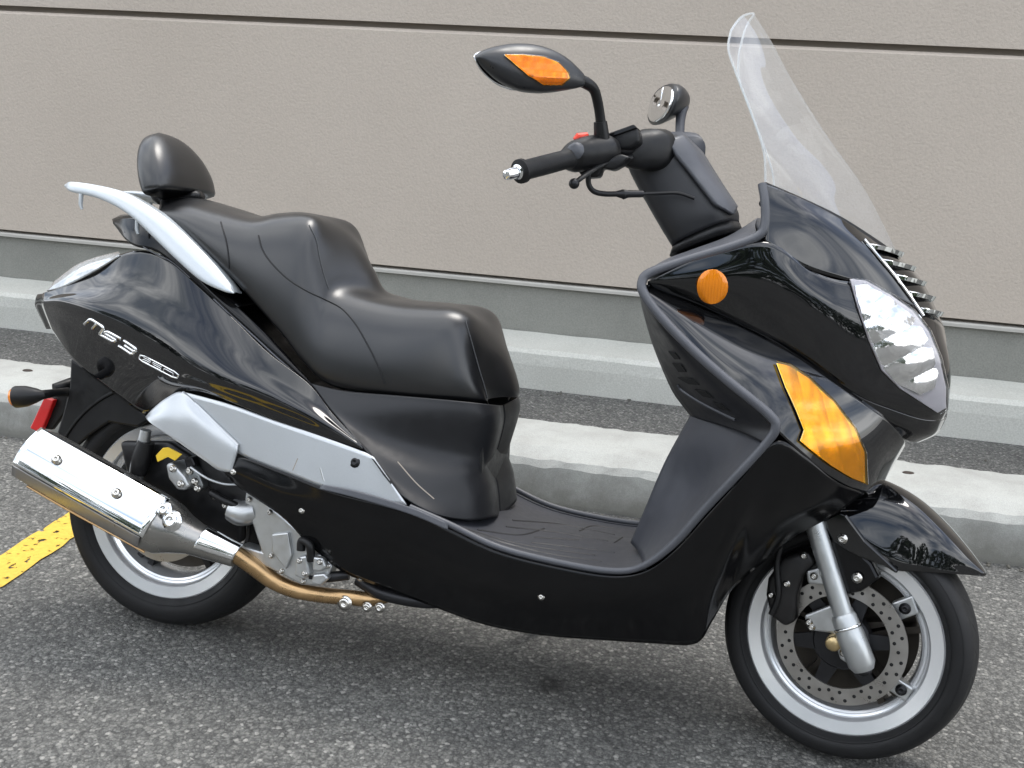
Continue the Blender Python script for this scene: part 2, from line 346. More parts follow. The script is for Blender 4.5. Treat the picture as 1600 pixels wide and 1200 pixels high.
def bar(name, prof, x0, x1, M, parent, yaw=None, jit=0, step=.03, bev=0, smooth=False):
    """bar of constant section [(Y, z)] running along the wall; jit chips its arrises"""
    bm = bmesh.new(); n = max(1, int((x1-x0)/step)) if jit else 1; rings = []
    rnd = random.Random(5); wob = [[rnd.uniform(-1, 1) for _ in prof] for _ in range(n+1)]
    for i in range(n+1):
        w = wob[i]; w2 = wob[max(0, i-1)]
        rings.append([bm.verts.new((x0+(x1-x0)*i/n, Y+(w[k]+w2[k])*.5*jit*(z > .02), z+(w[k]*.6+w2[k]*.4)*jit*.6*(z > .02))) for k, (Y, z) in enumerate(prof)])
    k_ = len(prof)
    for a, b_ in zip(rings, rings[1:]):
        for k in range(k_): bm.faces.new((a[k], a[(k+1) % k_], b_[(k+1) % k_], b_[k]))
    bm.faces.new(rings[0]); bm.faces.new(list(reversed(rings[-1])))
    o = obj(name, bm, M, parent, smooth)
    if yaw is not None: o.rotation_euler = (0, 0, yaw)
    if bev:
        b = o.modifiers.new('bevel', 'BEVEL'); b.width = bev; b.segments = 2; b.limit_method = 'ANGLE'
    return o
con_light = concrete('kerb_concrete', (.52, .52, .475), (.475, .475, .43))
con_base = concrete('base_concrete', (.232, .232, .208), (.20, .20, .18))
con_stop = concrete('stop_concrete', (.385, .39, .365), (.32, .32, .298), 2., .10)
stuc = stucco()
flash = noisy(mat('drip_edge', (.42, .405, .37), .6), 8, .15, .1)
darkgap = mat('joint_backing', (.30, .265, .225), .9)
wall = bpy.data.objects.new('stucco_wall', None); COL.objects.link(wall); wall.rotation_euler = (0, 0, WALL_YAW); wall.location = (0, 0, 0)
tag(wall, 'beige stucco building wall with a horizontal groove above a grey concrete base', 'wall')
X0, X1 = -7, 9
bar('stucco_panel', [(2.455, .398), (2.60, .398), (2.60, 1.379), (2.47, 1.379), (2.455, 1.367)], X0, X1, stuc, wall)
bar('stucco_panel', [(2.455, 1.402), (2.60, 1.402), (2.60, 3.3), (2.455, 3.3)], X0, X1, stuc, wall)
bar('joint_backing', [(2.50, .36), (2.595, .36), (2.595, 3.25), (2.50, 3.25)], X0+.01, X1-.01, darkgap, wall)
bar('drip_edge', [(2.452, .366), (2.50, .368), (2.50, .386), (2.458, .383), (2.452, .378)], X0, X1, flash, wall)
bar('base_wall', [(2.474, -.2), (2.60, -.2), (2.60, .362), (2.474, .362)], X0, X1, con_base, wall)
kerb = bar('kerb', [(2.178, -.1), (2.183, .10), (2.190, .145), (2.206, .161), (2.34, .165), (2.472, .166), (2.472, -.1)], X0, X1, con_light, None, WALL_YAW, jit=.0022, step=.05)
tag(kerb, 'pale concrete kerb running along the foot of the wall', None, 'structure')
stop = bar('wheel_stop', [(.967, -.05), (.968, .012), (.978, .118), (.992, .138), (1.045, .158), (1.075, .163), (1.18, .166), (1.295, .158), (1.305, .12), (1.32, -.05)], -3.2, 4.2, con_stop, None, STOP_YAW, jit=.0045, step=.022)
tag(stop, 'long low chipped concrete wheel stop on the asphalt behind the scooter', 'wheel stop')
rust = noisy(mat('rusty_hole_shade', (.035, .024, .018), .8), 60, .5, .1)  # rust-dark raised discs, colour standing in for the shade of the pin holes
for (u, v) in ((43, 578), (1420, 738)):
    g = ground_at(u, v, .167); g.rotate(Matrix.Rotation(-STOP_YAW, 3, 'Z')); bm = bmesh.new()
    revolve_into(bm, [(.0001, .004), (.010, .0035), (.0125, .001), (.0135, -.02)], 14, lambda p: Vector((g.x+p.x*1.5, g.y+p.z, .164+p.y)))
    obj('pin_hole_disc', bm, rust, stop)
# yellow stall line
def paint():
    M = mat('worn_yellow_paint', (.62, .42, .05), .7); n, l, b = nodes(M)
    t = n.new('ShaderNodeTexCoord'); z = n.new('ShaderNodeTexNoise'); z.inputs['Scale'].default_value = 34; z.inputs['Detail'].default_value = 8; z.inputs['Roughness'].default_value = .62
    l.new(t.outputs['Object'], z.inputs['Vector']); r = n.new('ShaderNodeValToRGB'); e = r.color_ramp.elements; e[0].position = .36; e[0].color = (0, 0, 0, 1); e[1].position = .42; e[1].color = (1, 1, 1, 1); l.new(z.outputs['Fac'], r.inputs['Fac'])
    z2 = n.new('ShaderNodeTexNoise'); z2.inputs['Scale'].default_value = 90; z2.inputs['Detail'].default_value = 3; l.new(t.outputs['Object'], z2.inputs['Vector'])
    c = n.new('ShaderNodeMixRGB'); c.inputs[1].default_value = (.50, .31, .035, 1); c.inputs[2].default_value = (.72, .50, .07, 1); l.new(z2.outputs['Fac'], c.inputs['Fac']); l.new(c.outputs[0], b.inputs['Base Color'])
    l.new(r.outputs[0], b.inputs['Alpha'])
    bp = n.new('ShaderNodeBump'); bp.inputs['Strength'].default_value = .8; bp.inputs['Distance'].default_value = .003; l.new(z2.outputs['Fac'], bp.inputs['Height']); l.new(bp.outputs[0], b.inputs['Normal'])
    return M
a, b_ = ground_at(-4, 858), ground_at(96, 797); c, d = ground_at(-4, 925), ground_at(122, 838)
dirn = ((b_-a).normalized()+(d-c).normalized()).normalized(); wid = .11; s_ = Vector((-dirn.y, dirn.x, 0)); mid = ground_at(60, 855)
bm = bmesh.new(); rnd = random.Random(3); Lr = []; Rr = []
for i in range(60):
    p = mid + dirn*(-2.2+i*.0435); Lr.append(bm.verts.new((p.x+s_.x*(wid/2+rnd.uniform(-.004, .004)), p.y+s_.y*(wid/2+rnd.uniform(-.004, .004)), .004))); Rr.append(bm.verts.new((p.x-s_.x*(wid/2+rnd.uniform(-.004, .004)), p.y-s_.y*(wid/2+rnd.uniform(-.004, .004)), .004)))
for i in range(59): bm.faces.new((Lr[i], Lr[i+1], Rr[i+1], Rr[i]))
line = obj('parking_line', bm, paint(), None, False); line['kind'] = 'structure'; line['label'] = 'worn yellow painted stall line behind the rear tyre'
# trees across the lot, seen only in the paint's reflections
bm = bmesh.new(); rnd = random.Random(11)
for k in range(26):
    cx, cy, hh, ww = -28+k*2.3+rnd.uniform(-.8, .8), -18+rnd.uniform(-2.5, 2), rnd.uniform(4.5, 8.0), rnd.uniform(1.8, 2.8)
    tube_into(bm, [Vector((cx, cy, 0)), Vector((cx+.1, cy, hh*.5)), Vector((cx, cy, hh*.85))], [.2, .14, .05], 7)
    for q in range(420):
        t1, t2, rr = rnd.uniform(0, 6.283), rnd.uniform(-1, 1), rnd.uniform(.45, 1)**.5
        p = Vector((cx+ww*rr*math.cos(t1)*math.sqrt(1-t2*t2), cy+ww*rr*math.sin(t1)*math.sqrt(1-t2*t2), hh*.53+hh*.47*rr*t2)); s1 = rnd.uniform(.2, .42)
        a1 = Vector((rnd.uniform(-1, 1), rnd.uniform(-1, 1), rnd.uniform(-1, 1))).normalized(); b1 = a1.orthogonal().normalized()
        bm.faces.new([bm.verts.new(p+x) for x in (a1*s1, b1*s1*.6, -a1*s1, -b1*s1*.6)])
trees = obj('tree_line', bm, noisy(mat('foliage', (.045, .07, .03), .7), 3, .4, 0), None, False)
tag(trees, 'distant row of leafy trees across the parking lot', 'trees', 'stuff')
# grit swept up along the wheel stop and the kerb
bm = bmesh.new(); rnd = random.Random(21); cy_, sy_ = math.cos(STOP_YAW), math.sin(STOP_YAW)
for k in range(520):
    t = rnd.uniform(-2, 3.4); Y = .962-abs(rnd.gauss(0, .02)) if k % 3 else rnd.uniform(1.36, 2.15) if k % 2 else 2.165+rnd.uniform(-.04, .04); r = rnd.uniform(.0022, .0065)
    bmesh.ops.create_icosphere(bm, subdivisions=1, radius=r, matrix=Matrix.Translation((t*cy_-Y*sy_, t*sy_+Y*cy_, r*.4)) @ Matrix.Rotation(rnd.uniform(0, 3), 4, 'Z') @ Matrix.Diagonal((rnd.uniform(.7, 1.6), rnd.uniform(.7, 1.3), rnd.uniform(.5, .8), 1)))
grit = obj('loose_grit', bm, noisy(mat('grit', (.10, .095, .08), .9), 30, .6, 0), None, False); tag(grit, 'loose dark grit gathered along the wheel stop', 'grit', 'stuff')

# ------------------------------------------------------------------ scooter
SC = bpy.data.objects.new('scooter', None); COL.objects.link(SC); SC.rotation_euler = (-LEAN, 0, 0)
tag(SC, 'glossy black maxi scooter with silver side panels leaning on its stand', 'scooter')

# --- wheels
def wheel(name, tf, Rr, Ro, lip, tw, spoke):
    bm = bmesh.new()
    prof = [(Rr+.005, -lip+.006), (Rr+.004, -lip), (Rr, -lip-.003), (Rr-.006, -lip-.002), (Rr-.023, -lip+.001), (Rr-.027, -lip+.006), (Rr-.029, -lip+.016), (Rr-.033, -lip+.018), (Rr-.036, -lip+.015), (Rr-.040, -lip+.017), (Rr-.043, -lip+.028), (Rr-.045, 0)]
    revolve_into(bm, prof + [(r, -y) for r, y in reversed(prof[:-1])], 96, tf)
    rim = obj(name, bm, polished, SC); rim.modifiers.new('edge', 'EDGE_SPLIT').split_angle = math.radians(32)
    bm = bmesh.new(); w = tw; T = Ro-Rr
    tp = [(Rr-.002, -lip+.004), (Rr+.006, -lip-.004), (Rr+T*.25, -w*.96), (Rr+T*.45, -w), (Rr+T*.68, -w*.93), (Rr+T*.86, -w*.70), (Ro-.004, -w*.40), (Ro, 0)]
    tp = tp + [(r, -y) for r, y in reversed(tp[:-1])]
    v = crs([Vector((r, y, 0)) for r, y in tp], 41); revolve_into(bm, [(p.x, p.y) for p in v], 120, tf)
    # tread blocks: sipes pressed in
    ty = obj('tyre', bm, rubber, rim)
    for k in range(5):
        bm = bmesh.new(); a = 2*math.pi*(k+.35)/5; d = Vector((math.cos(a), 0, math.sin(a))); t = Vector((-math.sin(a), 0, math.cos(a)))
        for s in (-1, 1):
            o = [d*.03+t*(.020*s), d*.08+t*(.012*s), d*(Rr-.040)+t*(.024*s), d*(Rr-.040)+t*(.010*s), d*.085+t*(.003*s), d*.03+t*(.004*s)]
            prism_into(bm, [tf(p+Vector((0, -.020, 0))) for p in o], tf(Vector((0, .020, 0)))-tf(Vector((0, -.020, 0))))
        obj('spoke', bm, spoke, rim, False)
    bm = bmesh.new()
    for rr_, yy in ((Rr+T*.22, w*.955), (Rr+T*.62, w*.955)):
        for s in (-1, 1): revolve_into(bm, [(rr_-.0016, s*(yy-.002)), (rr_, s*(yy+.0012)), (rr_+.0016, s*(yy-.002))], 96, tf)
    obj('sidewall_bead', bm, rubber, rim)
    bm = bmesh.new(); revolve_into(bm, [(.0001, -.05), (.026, -.05), (.034, -.042), (.036, -.02), (.044, .0), (.036, .02), (.034, .05), (.0001, .05)], 32, tf)
    obj('hub', bm, darkmetal, rim)
    bm = bmesh.new(); revolve_into(bm, [(.03, .024), (Rr-.052, .020), (Rr-.052, .028), (.03, .032)], 64, tf, True); obj('wheel_shade_disc', bm, brownmetal, rim, False)  # dark disc added behind the spokes, standing for shade inside the wheel
    return rim, ty
tfF = lambda p: steer(Vector((p[0], p[1], AX_F.z+p[2]))); tfR = lambda p: AX_R+Vector(p)
fw, fty = wheel('front_wheel', tfF, .183, .2395, .046, .064, brownmetal)
rw, rty = wheel('rear_wheel', tfR, .196, .2695, .055, .070, darkmetal)
def tread_r(Ro, w, y):
    P = [(0, Ro), (w*.40, Ro-.004), (w*.70, Ro-(.0565 if Ro < .25 else .0735)*.14), (w*.93, Ro-(.0565 if Ro < .25 else .0735)*.32)]
    y = abs(y)
    for (a, ra), (b, rb) in zip(P, P[1:]):
        if y <= b: return ra+(rb-ra)*(y-a)/(b-a)
    return P[-1][1]
for ty, tf, Ro, w, n in ((fty, tfF, .2395, .064, 30), (rty, tfR, .2695, .070, 28)):
    bm = bmesh.new()
    for k in range(n):           # slanting tread grooves, as dark rubber strips sunk at the shoulders
        for s in (-1, 1):
            pts = []
            for j in range(7):
                f = j/6; a = 2*math.pi*(k+.5*(s > 0)+f*1.1)/n; y = s*w*(.10+.62*f); r = tread_r(Ro, w, y)-.0011
                pts.append(tf(Vector((r*math.cos(a), y, r*math.sin(a)))))
            tube_into(bm, pts, .0016, 5)
    g = obj('tread_groove', bm, mat('tread_groove', (.004, .004, .004), .9), None); g.parent = fw if ty is fty else rw; g['kind'] = 'stuff'
# front brake disc
bm = bmesh.new(); revolve_into(bm, [(.090, -.064), (.122, -.064), (.122, -.059), (.090, -.059)], 80, tfF, True); disc = obj('brake_disc', bm, steel, fw, False)
bm = bmesh.new()
for k in range(30):
    a = 2*math.pi*k/30
    for r, da in ((.098, 0), (.113, .09)) if k % 3 else ((.105, .05),):
        c = tfF(Vector((r*math.cos(a+da), -.0643, r*math.sin(a+da)))); revolve_into(bm, [(.0001, -.0004), (.0034, -.0004), (.0036, .001)], 8, lambda p: c+Vector((p.x, p.y, p.z)))
h = obj('disc_hole_dots', bm, mat('hole_shade', (.006, .006, .006), .9), fw); h['kind'] = 'stuff'  # dark dots on the disc face, colour for the shade in its holes
bm = bmesh.new()
for k in range(6):
    a = 2*math.pi*k/6+.2; d = Vector((math.cos(a), 0, math.sin(a))); t = Vector((-math.sin(a), 0, math.cos(a)))
    prism_into(bm, [tfF(p+Vector((0, -.060, 0))) for p in (d*.03-t*.018, d*.093-t*.012, d*.093+t*.012, d*.03+t*.018)], tfF(Vector((0, .008, 0)))-tfF(Vector((0, 0, 0))))
revolve_into(bm, [(.0001, -.066), (.05, -.064), (.055, -.058), (.055, -.03)], 40, tfF)
obj('disc_carrier', bm, darkmetal, fw, False)
# bright blocks and rivets between rim and disc
for (u, v, w_, h_, ro) in ((1414, 951, 18, 15, -.35), (1408, 1078, 16, 12, .6)):
    o = [(u+w_*math.cos(ro)*sx-h_*math.sin(ro)*sy, v+w_*math.sin(ro)*sx+h_*math.cos(ro)*sy) for sx, sy in ((-1, -1), (1, -1), (1, 1), (-1, 1))]
    b = prism('wheel_lug', o, -.044, -.02, alloy, fw, .003, QS); 
    bolt('bolt', QS(u, v, -.046), steer((0, -1, 0))-steer((0, 0, 0)), .008, darkmetal, fw, .006)

# --- fork, caliper, fender (turned with the wheel)
NS = Vector((sS, -cS, 0))        # outward on the near side of the turned wheel
def forkleg(f):
    a, c1, c2, b = (f(QS(*p)) for p in ((1262, 785, -.098), (1318, 962, -.098), (1325, 982, -.098), (1350, 1047, -.098)))
    ax = (b-a).normalized(); bm = bmesh.new()
    tube_into(bm, [a, c1], [.0185, .0185], 20); tube_into(bm, [c1-ax*.004, c1+ax*.002, c2, c2+ax*.012, b-ax*.012, b], [.0205, .0235, .0245, .0265, .0255, .019], 20)
    o = obj('fork_leg', bm, noisy(mat('fork_alloy', (.46, .475, .475), .33, .75), 30, .12, .06), SC); o.modifiers.new('edge', 'EDGE_SPLIT').split_angle = math.radians(40)
    bm = bmesh.new(); tube_into(bm, [c2-ax*.006, c2-ax*.001], [.0262, .0262], 20); obj('collar', bm, chrome, o)
    bm = bmesh.new(); tube_into(bm, [a-ax*.35, a-ax*.0], [.03, .024], 14); obj('fork_shroud', bm, blackpl, o)
    bm = bmesh.new(); tube_into(bm, [b-ax*.001, b+ax*.008], [.016, .012], 12); obj('end_cap', bm, darkmetal, o)
forkleg(lambda p: p); forkleg(mirS)
prism('fork_lug', [(1256, 962), (1300, 945), (1330, 950), (1345, 990), (1350, 1030), (1335, 1045), (1312, 1030), (1300, 990), (1262, 985)], -.085, -.07, alloy, SC, .004, QS)
prism('fork_lug', [(1259, 893), (1280, 887), (1292, 905), (1290, 915), (1262, 912)], -.10, -.08, alloy, SC, .004, QS)
for u, v in ((1264, 972), (1268, 980), (1318, 1020), (1306, 1000), (1256, 868), (1229, 912), (1205, 929), (1272, 900)): bolt('bolt', QS(u, v, -.1005 if v < 905 and u > 1258 else -.086 if v > 960 else -.0955), NS, .0055, boltm, SC)
cal = prism('brake_caliper', [(1199, 905), (1222, 872), (1262, 860), (1275, 880), (1255, 900), (1245, 930), (1242, 972), (1225, 980), (1203, 962), (1196, 930)], -.095, -.035, noisy(mat('caliper_black', (.020, .019, .019), .4, .4), 50, .4, .1), SC, .008, QS, True, 3)
bm = bmesh.new(); hp = QS(1303, 1004, -.092)
revolve_into(bm, [(.0001, .012), (.012, .012), (.015, .008), (.016, -.01)], 20, lambda p: hp+NS*p.y+Vector((0, 0, 1))*p.z+Vector((cS, sS, 0))*p.x)
obj('axle_cap', bm, noisy(mat('axle_gold', (.55, .42, .22), .3, .9), 30, .3, .1), SC)
tube('brake_hose', QQ([(1245, 800, -.09), (1225, 840, -.10), (1214, 880, -.10), (1216, 930, -.10), (1205, 960, -.1)], QS), .006, blackpl, SC, 10, 24)

C_, E_ = QS, None
fc = [(1330, 752, 0), (1365, 748, 0), (1400, 760, 0), (1440, 785, 0), (1480, 822, 0), (1515, 862, 0), (1541, 897, 0)]
fm = [(1318, 776, -.055), (1352, 778, -.055), (1390, 789, -.055), (1428, 808, -.055), (1468, 838, -.05), (1506, 872, -.035), (1540, 898, -.008)]
fs = [(1308, 800, -.074), (1336, 822, -.075), (1370, 846, -.075), (1405, 866, -.074), (1446, 878, -.068), (1490, 890, -.048), (1538, 899, -.010)]
fb = [(1300, 812, -.075), (1325, 838, -.077), (1355, 864, -.077), (1392, 889, -.075), (1440, 893, -.069), (1486, 896, -.05), (1537, 900, -.011)]
fend = panel('front_fender', full([QQ(r, QS) for r in (fb, fs, fm, fc)], mirS), gloss, SC, 40, 40, .004)
fl = [(1283, 815), (1312, 800), (1322, 805), (1352, 845), (1404, 893), (1400, 897), (1382, 885), (1346, 872), (1325, 862), (1300, 845)]
prism('fender_stay', fl, -.088, -.076, gloss, SC, .004, QS)
for u, v in ((1316, 842), (1339, 903)): bolt('bolt', QS(u, v, -.089), NS, .0075, boltm, SC)
prism('fender_bracket', [(1290, 840), (1330, 850), (1362, 880), (1375, 905), (1345, 925), (1322, 930), (1305, 900)], -.082, -.05, satin, SC, .006, QS)
# inner mudguard behind the wheel
bm = bmesh.new(); rows = []
for j in range(9):
    y = -.075+.15*j/8; rows.append([tfF(Vector(((.262-.25*(y*y))*math.cos(a), y, (.262-.25*(y*y))*math.sin(a)))) for a in [math.radians(95+k*4.2) for k in range(20)]])
grid_into(bm, rows); o = obj('inner_mudguard', bm, blackpl, SC); o.modifiers.new('t', 'SOLIDIFY').thickness = .003

# --- dark mass of frame, tank and engine inside the bodywork
bm = bmesh.new()
for pts, y in (([(250, 400), (330, 450), (480, 600), (620, 660), (755, 690), (750, 800), (700, 830), (520, 780), (380, 720), (260, 640), (150, 540)], .105),
               ([(500, 790), (640, 810), (780, 868), (960, 905), (1060, 880), (1085, 960), (1070, 985), (1000, 990), (800, 970), (640, 915), (540, 885)], .14),
               ([(1100, 560), (1200, 460), (1290, 500), (1350, 600), (1350, 680), (1290, 775), (1200, 840), (1100, 950), (1070, 900), (1170, 720)], .10)):
    prism_into(bm, [Q(u, v, -y) for u, v in pts], Vector((0, 2*y, 0)))
obj('frame', bm, blackpl, SC, False)

# --- seat
yt = [-.085, -.105, -.115, -.12, -.12, -.12, -.118, -.118, -.12, -.125, -.13, -.13, -.128, -.122, -.112, -.105, -.10, -.095, -.09]
sc_ = [(250, 313), (300, 307), (350, 319), (400, 337), (440, 332), (480, 332), (520, 346), (555, 377), (585, 421), (603, 454), (625, 466), (660, 470), (700, 473), (735, 483), (765, 507), (790, 545), (806, 580), (815, 611), (813, 622)]
sb = [(252, 324), (295, 327), (345, 342), (392, 351), (430, 346), (470, 344), (490, 352), (502, 390), (511, 430), (520, 457), (555, 472), (610, 485), (665, 489), (705, 490), (730, 503), (743, 540), (752, 580), (760, 610), (763, 626)]
sdn = [(245, 331), (275, 353), (315, 389), (355, 427), (390, 465), (420, 499), (440, 522), (458, 547), (475, 567), (490, 583), (515, 598), (555, 607), (600, 612), (640, 617), (680, 621), (710, 623), (735, 626), (752, 628), (762, 630)]
yb = [-.12, -.135, -.15, -.16, -.165, -.168, -.17, -.17, -.172, -.172, -.172, -.17, -.168, -.164, -.158, -.15, -.135, -.115, -.095]
smid = [((a[0]*.5+b[0]*.5), (a[1]*.5+b[1]*.5), (y1*.35+y2*.65)-.010) for a, b, y1, y2 in zip(sb, sdn, yt, yb)]
RT = [Q(u, v, 0) for u, v in sc_]; RB = [Q(u, v, y) for (u, v), y in zip(sb, yt)]; RM = [Q(*p) for p in smid]; RD = [Q(u, v, y) for (u, v), y in zip(sdn, yb)]
RE = [p+Vector((0, .03, -.012)) for p in RD]
RQ = [a.lerp(b, .5)+Vector((0, 0, .006)) for a, b in zip(RT, RB)]
RB = [p+Vector((0, -.008, .004)) for p in RB]
rows = loft_rows(full([RE, RD, RM, RB, RQ, RT]), 110, 64)
for _ in range(14):                      # padding rounds every edge over
    rows = [rows[0], rows[1]] + [[(rows[j-1][k]+rows[j][k]*2+rows[j+1][k])*.25 for k in range(110)] for j in range(2, 62)] + [rows[62], rows[63]]
bm = bmesh.new(); grid_into(bm, rows); seat = obj('seat', bm, vinyl, SC); seat.modifiers.new('t', 'SOLIDIFY').thickness = .004
tS = bvh(seat)
def seam(pts, r=.0016, n=40, M=blackpl, parent=None, tr=None, h=.0006, name='seam'):
    P = [hit(tr or tS, p.x, p.y, h) for p in crs([Vector((u, v, 0)) for u, v in pts], n)]
    return tube(name, P, r, M, parent or seat, 6)
seam([(345, 347), (353, 375), (357, 400), (358, 420)])
seam([(404, 368), (410, 390), (425, 412), (450, 436), (480, 455), (510, 469), (535, 483), (556, 507), (575, 540), (590, 570), (601, 600)])
seam([(727, 500), (737, 535), (748, 575), (757, 605), (761, 622)], .0012, 30, stitch)
seam([(483, 352), (494, 375), (500, 405), (507, 432), (514, 452)], .0012, 30, stitch)

# --- backrest pad on its bracket
def backrest():
    bc, bt = Q(283, 308, 0), Q(262, 207, 0); up = (bt-bc); H = up.length; up.normalize(); fx = Vector((.96, 0, .28)); fx = (fx-up*fx.dot(up)).normalized()
    rows = []
    for j in range(15):
        t = j/14; wdt = .122*(1-max(0, (t-.05)/.95)**1.9)**.5 if t < 1 else 0.004; th = .046*(1-max(0, (t-.25)/.75)**2.2)**.5*(.86+.14*min(1, t*5)) if t < 1 else .003
        c = bc + up*(H*t*1.03) - fx*(.022*t*t); r = []
        for k in range(33):
            a = 2*math.pi*k/32; cx, sy = math.cos(a), math.sin(a); e = .72
            r.append(c + fx*(th*math.copysign(abs(cx)**e, cx)) + Vector((0, 1, 0))*(wdt*math.copysign(abs(sy)**e, sy)))
        rows.append(r)
    bm = bmesh.new(); v = grid_into(bm, rows); bm.faces.new(v[0][:-1]); bmesh.ops.remove_doubles(bm, verts=bm.verts, dist=.0008)
    o = obj('backrest', bm, vinyl, SC); s = o.modifiers.new('s', 'SUBSURF'); s.levels = 1; s.render_levels = 1
    b2 = bmesh.new(); pts = [bc+fx*.05+up*.0, bc-fx*.04+up*.004, bc-fx*.052+up*.05]
    tube_into(b2, [p+Vector((0, .0, -.006)) for p in crs(pts, 12)], .02, 10, True, (Vector((0, 0, 1)), .5)); obj('backrest_bracket', b2, blackpl, o)
    return o
backrest()

# --- tail
tt = [(567, 698, -0.214), (520, 647, -0.19), (482, 599, -0.176), (419, 550, -0.168), (362, 494, -0.16), (306, 441, -0.15), (262, 404, -0.138), (225, 392, -0.123), (188, 398, -0.107), (150, 422, -0.088), (100, 448, -0.082), (68, 458, -0.06)]
tu = [(567, 699, -0.215), (521, 660, -0.2), (480, 622, -0.194), (417, 580, -0.19), (358, 535, -0.184), (304, 492, -0.174), (262, 462, -0.161), (226, 445, -0.146), (190, 440, -0.131), (146, 450, -0.114), (100, 459, -0.098), (66, 466, -0.064)]
tm = [(567, 700, -0.215), (520, 668, -0.211), (470, 640, -0.213), (413, 612, -0.213), (352, 589, -0.212), (304, 566, -0.206), (264, 540, -0.197), (224, 517, -0.184), (182, 496, -0.167), (136, 480, -0.146), (96, 472, -0.112), (66, 474, -0.066)]
tl = [(567, 701, -.215), (514, 677, -.211), (460, 654, -.209), (405, 634, -.207), (346, 612, -.203), (302, 596, -.194), (258, 588, -.178), (222, 576, -.16), (182, 556, -.142), (138, 530, -.122), (98, 503, -.095), (68, 482, -.058)]
tb = [(567, 702, -.215), (512, 683, -.21), (452, 664, -.207), (400, 644, -.204), (342, 620, -.196), (300, 611, -.182), (258, 626, -.15), (228, 646, -.125), (190, 622, -.115), (150, 592, -.10), (112, 558, -.085), (80, 512, -.05)]
tail = panel('tail_panel', [QQ(r) for r in (tt, tu, tm, tl, tb)], gloss, SC, 90, 40, .003)
tT = bvh(tail); far(tail)
rear = panel('tail_end', full([[Q(u+5, v, y-.004) for u, v, y in (tt[-1], tu[-1], tm[-1], tl[-1], tb[-1])], [Q(u-2, v+1, y*.72) for u, v, y in (tt[-1], tu[-1], tm[-1], tl[-1], tb[-1])], [Q(61, 460, 0), Q(58, 467, 0), Q(57, 475, 0), Q(60, 485, 0), Q(74, 514, 0)]]), satin, SC, 20, 24, .001)
glyphs = {'M': [[(0, 1), (.06, .12), (.14, 0), (.86, 0), (.97, .15), (1, 1)], [(.5, 0), (.5, .95)]],
          'S': [[(1, 0), (.1, 0), (0, .25), (.1, .48), (.9, .52), (1, .75), (.9, 1), (0, 1)]],
          '3': [[(0, 0), (.88, 0), (1, .25), (.88, .5), (.25, .5)], [(.88, .5), (1, .75), (.88, 1), (0, 1)]],
          '2': [[(0, 0), (.9, 0), (1, .25), (.9, .48), (.1, .52), (0, .75), (0, 1), (1, 1)]],
          '5': [[(1, 0), (0, 0), (0, .48), (.9, .5), (1, .75), (.9, 1), (0, 1)]],
          '0': [[(.12, 0), (.88, 0), (1, .2), (1, .8), (.88, 1), (.12, 1), (0, .8), (0, .2), (.12, 0)]]}
def letters(ch, tl_, tr_, bl_, r):
    bm = bmesh.new()
    for st in glyphs[ch]:
        P = []
        for (a0, b0), (a1, b1) in zip(st, st[1:]):
            for q in range(4):
                a, b = a0+(a1-a0)*q/4, b0+(b1-b0)*q/4; P.append((a, b))
        P.append(st[-1])
        tube_into(bm, [hit(tT, tl_[0]+a*(tr_[0]-tl_[0])+b*(bl_[0]-tl_[0]), tl_[1]+a*(tr_[1]-tl_[1])+b*(bl_[1]-tl_[1]), .0016) for a, b in P], r, 6)
    obj('badge_letter', bm, chrome, tail)
letters('M', (141, 497), (165, 512), (133, 506), .0036); letters('S', (168, 517), (190, 529), (157, 522), .0036); letters('3', (195, 532), (216, 546), (187, 540), .0036)
letters('0', (221, 553), (281, 584), (217, 561), .0019)
letters('2', (225, 558), (237, 564), (223, 563), .0011); letters('5', (240, 566), (254, 573), (238, 571), .0011); letters('0', (257, 575), (272, 583), (256, 581), .0011)
# lamp in the tail
lamp = panel('tail_lamp', [QQ([(186, 394, -.075), (150, 403, -.07), (118, 416, -.062), (84, 442, -.05)]), QQ([(187, 397, -.10), (152, 411, -.092), (112, 430, -.082), (80, 449, -.06)]), QQ([(186, 400, -.112), (150, 423, -.10), (102, 448, -.084), (74, 455, -.06)])],
             noisy(mat('tail_lamp_lens', (.50, .52, .53), .10, .3, 1.0), 60, .5, .03), SC, 24, 10, .004); far(lamp)
du = [(176, 343, -.04), (200, 338, -.085), (232, 348, -.118), (280, 393, -.135), (330, 448, -.145), (372, 480, -.15), (424, 530, -.155), (482, 594, -.162)]
dl = [(178, 350, -.05), (206, 382, -.12), (250, 396, -.14), (302, 438, -.15), (350, 482, -.157), (405, 537, -.163), (455, 580, -.167), (488, 603, -.17)]
dm = [((a[0]+b[0])/2, (a[1]+b[1])/2, (a[2]+b[2])/2-.004) for a, b in zip(du, dl)]
dk = panel('tail_cover', [QQ(du), QQ(dm), QQ(dl)], satin, SC, 50, 10, .003); far(dk)
tD = bvh(dk)
tube('cover_strip', [hit(tD, u, v, .001) for u, v in ((332, 470), (360, 492), (400, 528), (440, 565), (478, 596))], .0022, trimgrey, dk, 8, 30)
tube('cover_strip', [hit(tD, u, v, .001) for u, v in ((195, 362), (230, 390), (262, 415), (290, 440))], .0016, trimgrey, dk, 8, 30)
panel('tail_deck', full([QQ(du)[:6], [Vector((p.x, 0, p.z+.012)) for p in QQ(du)[:6]]]), satin, SC, 30, 14, .003)
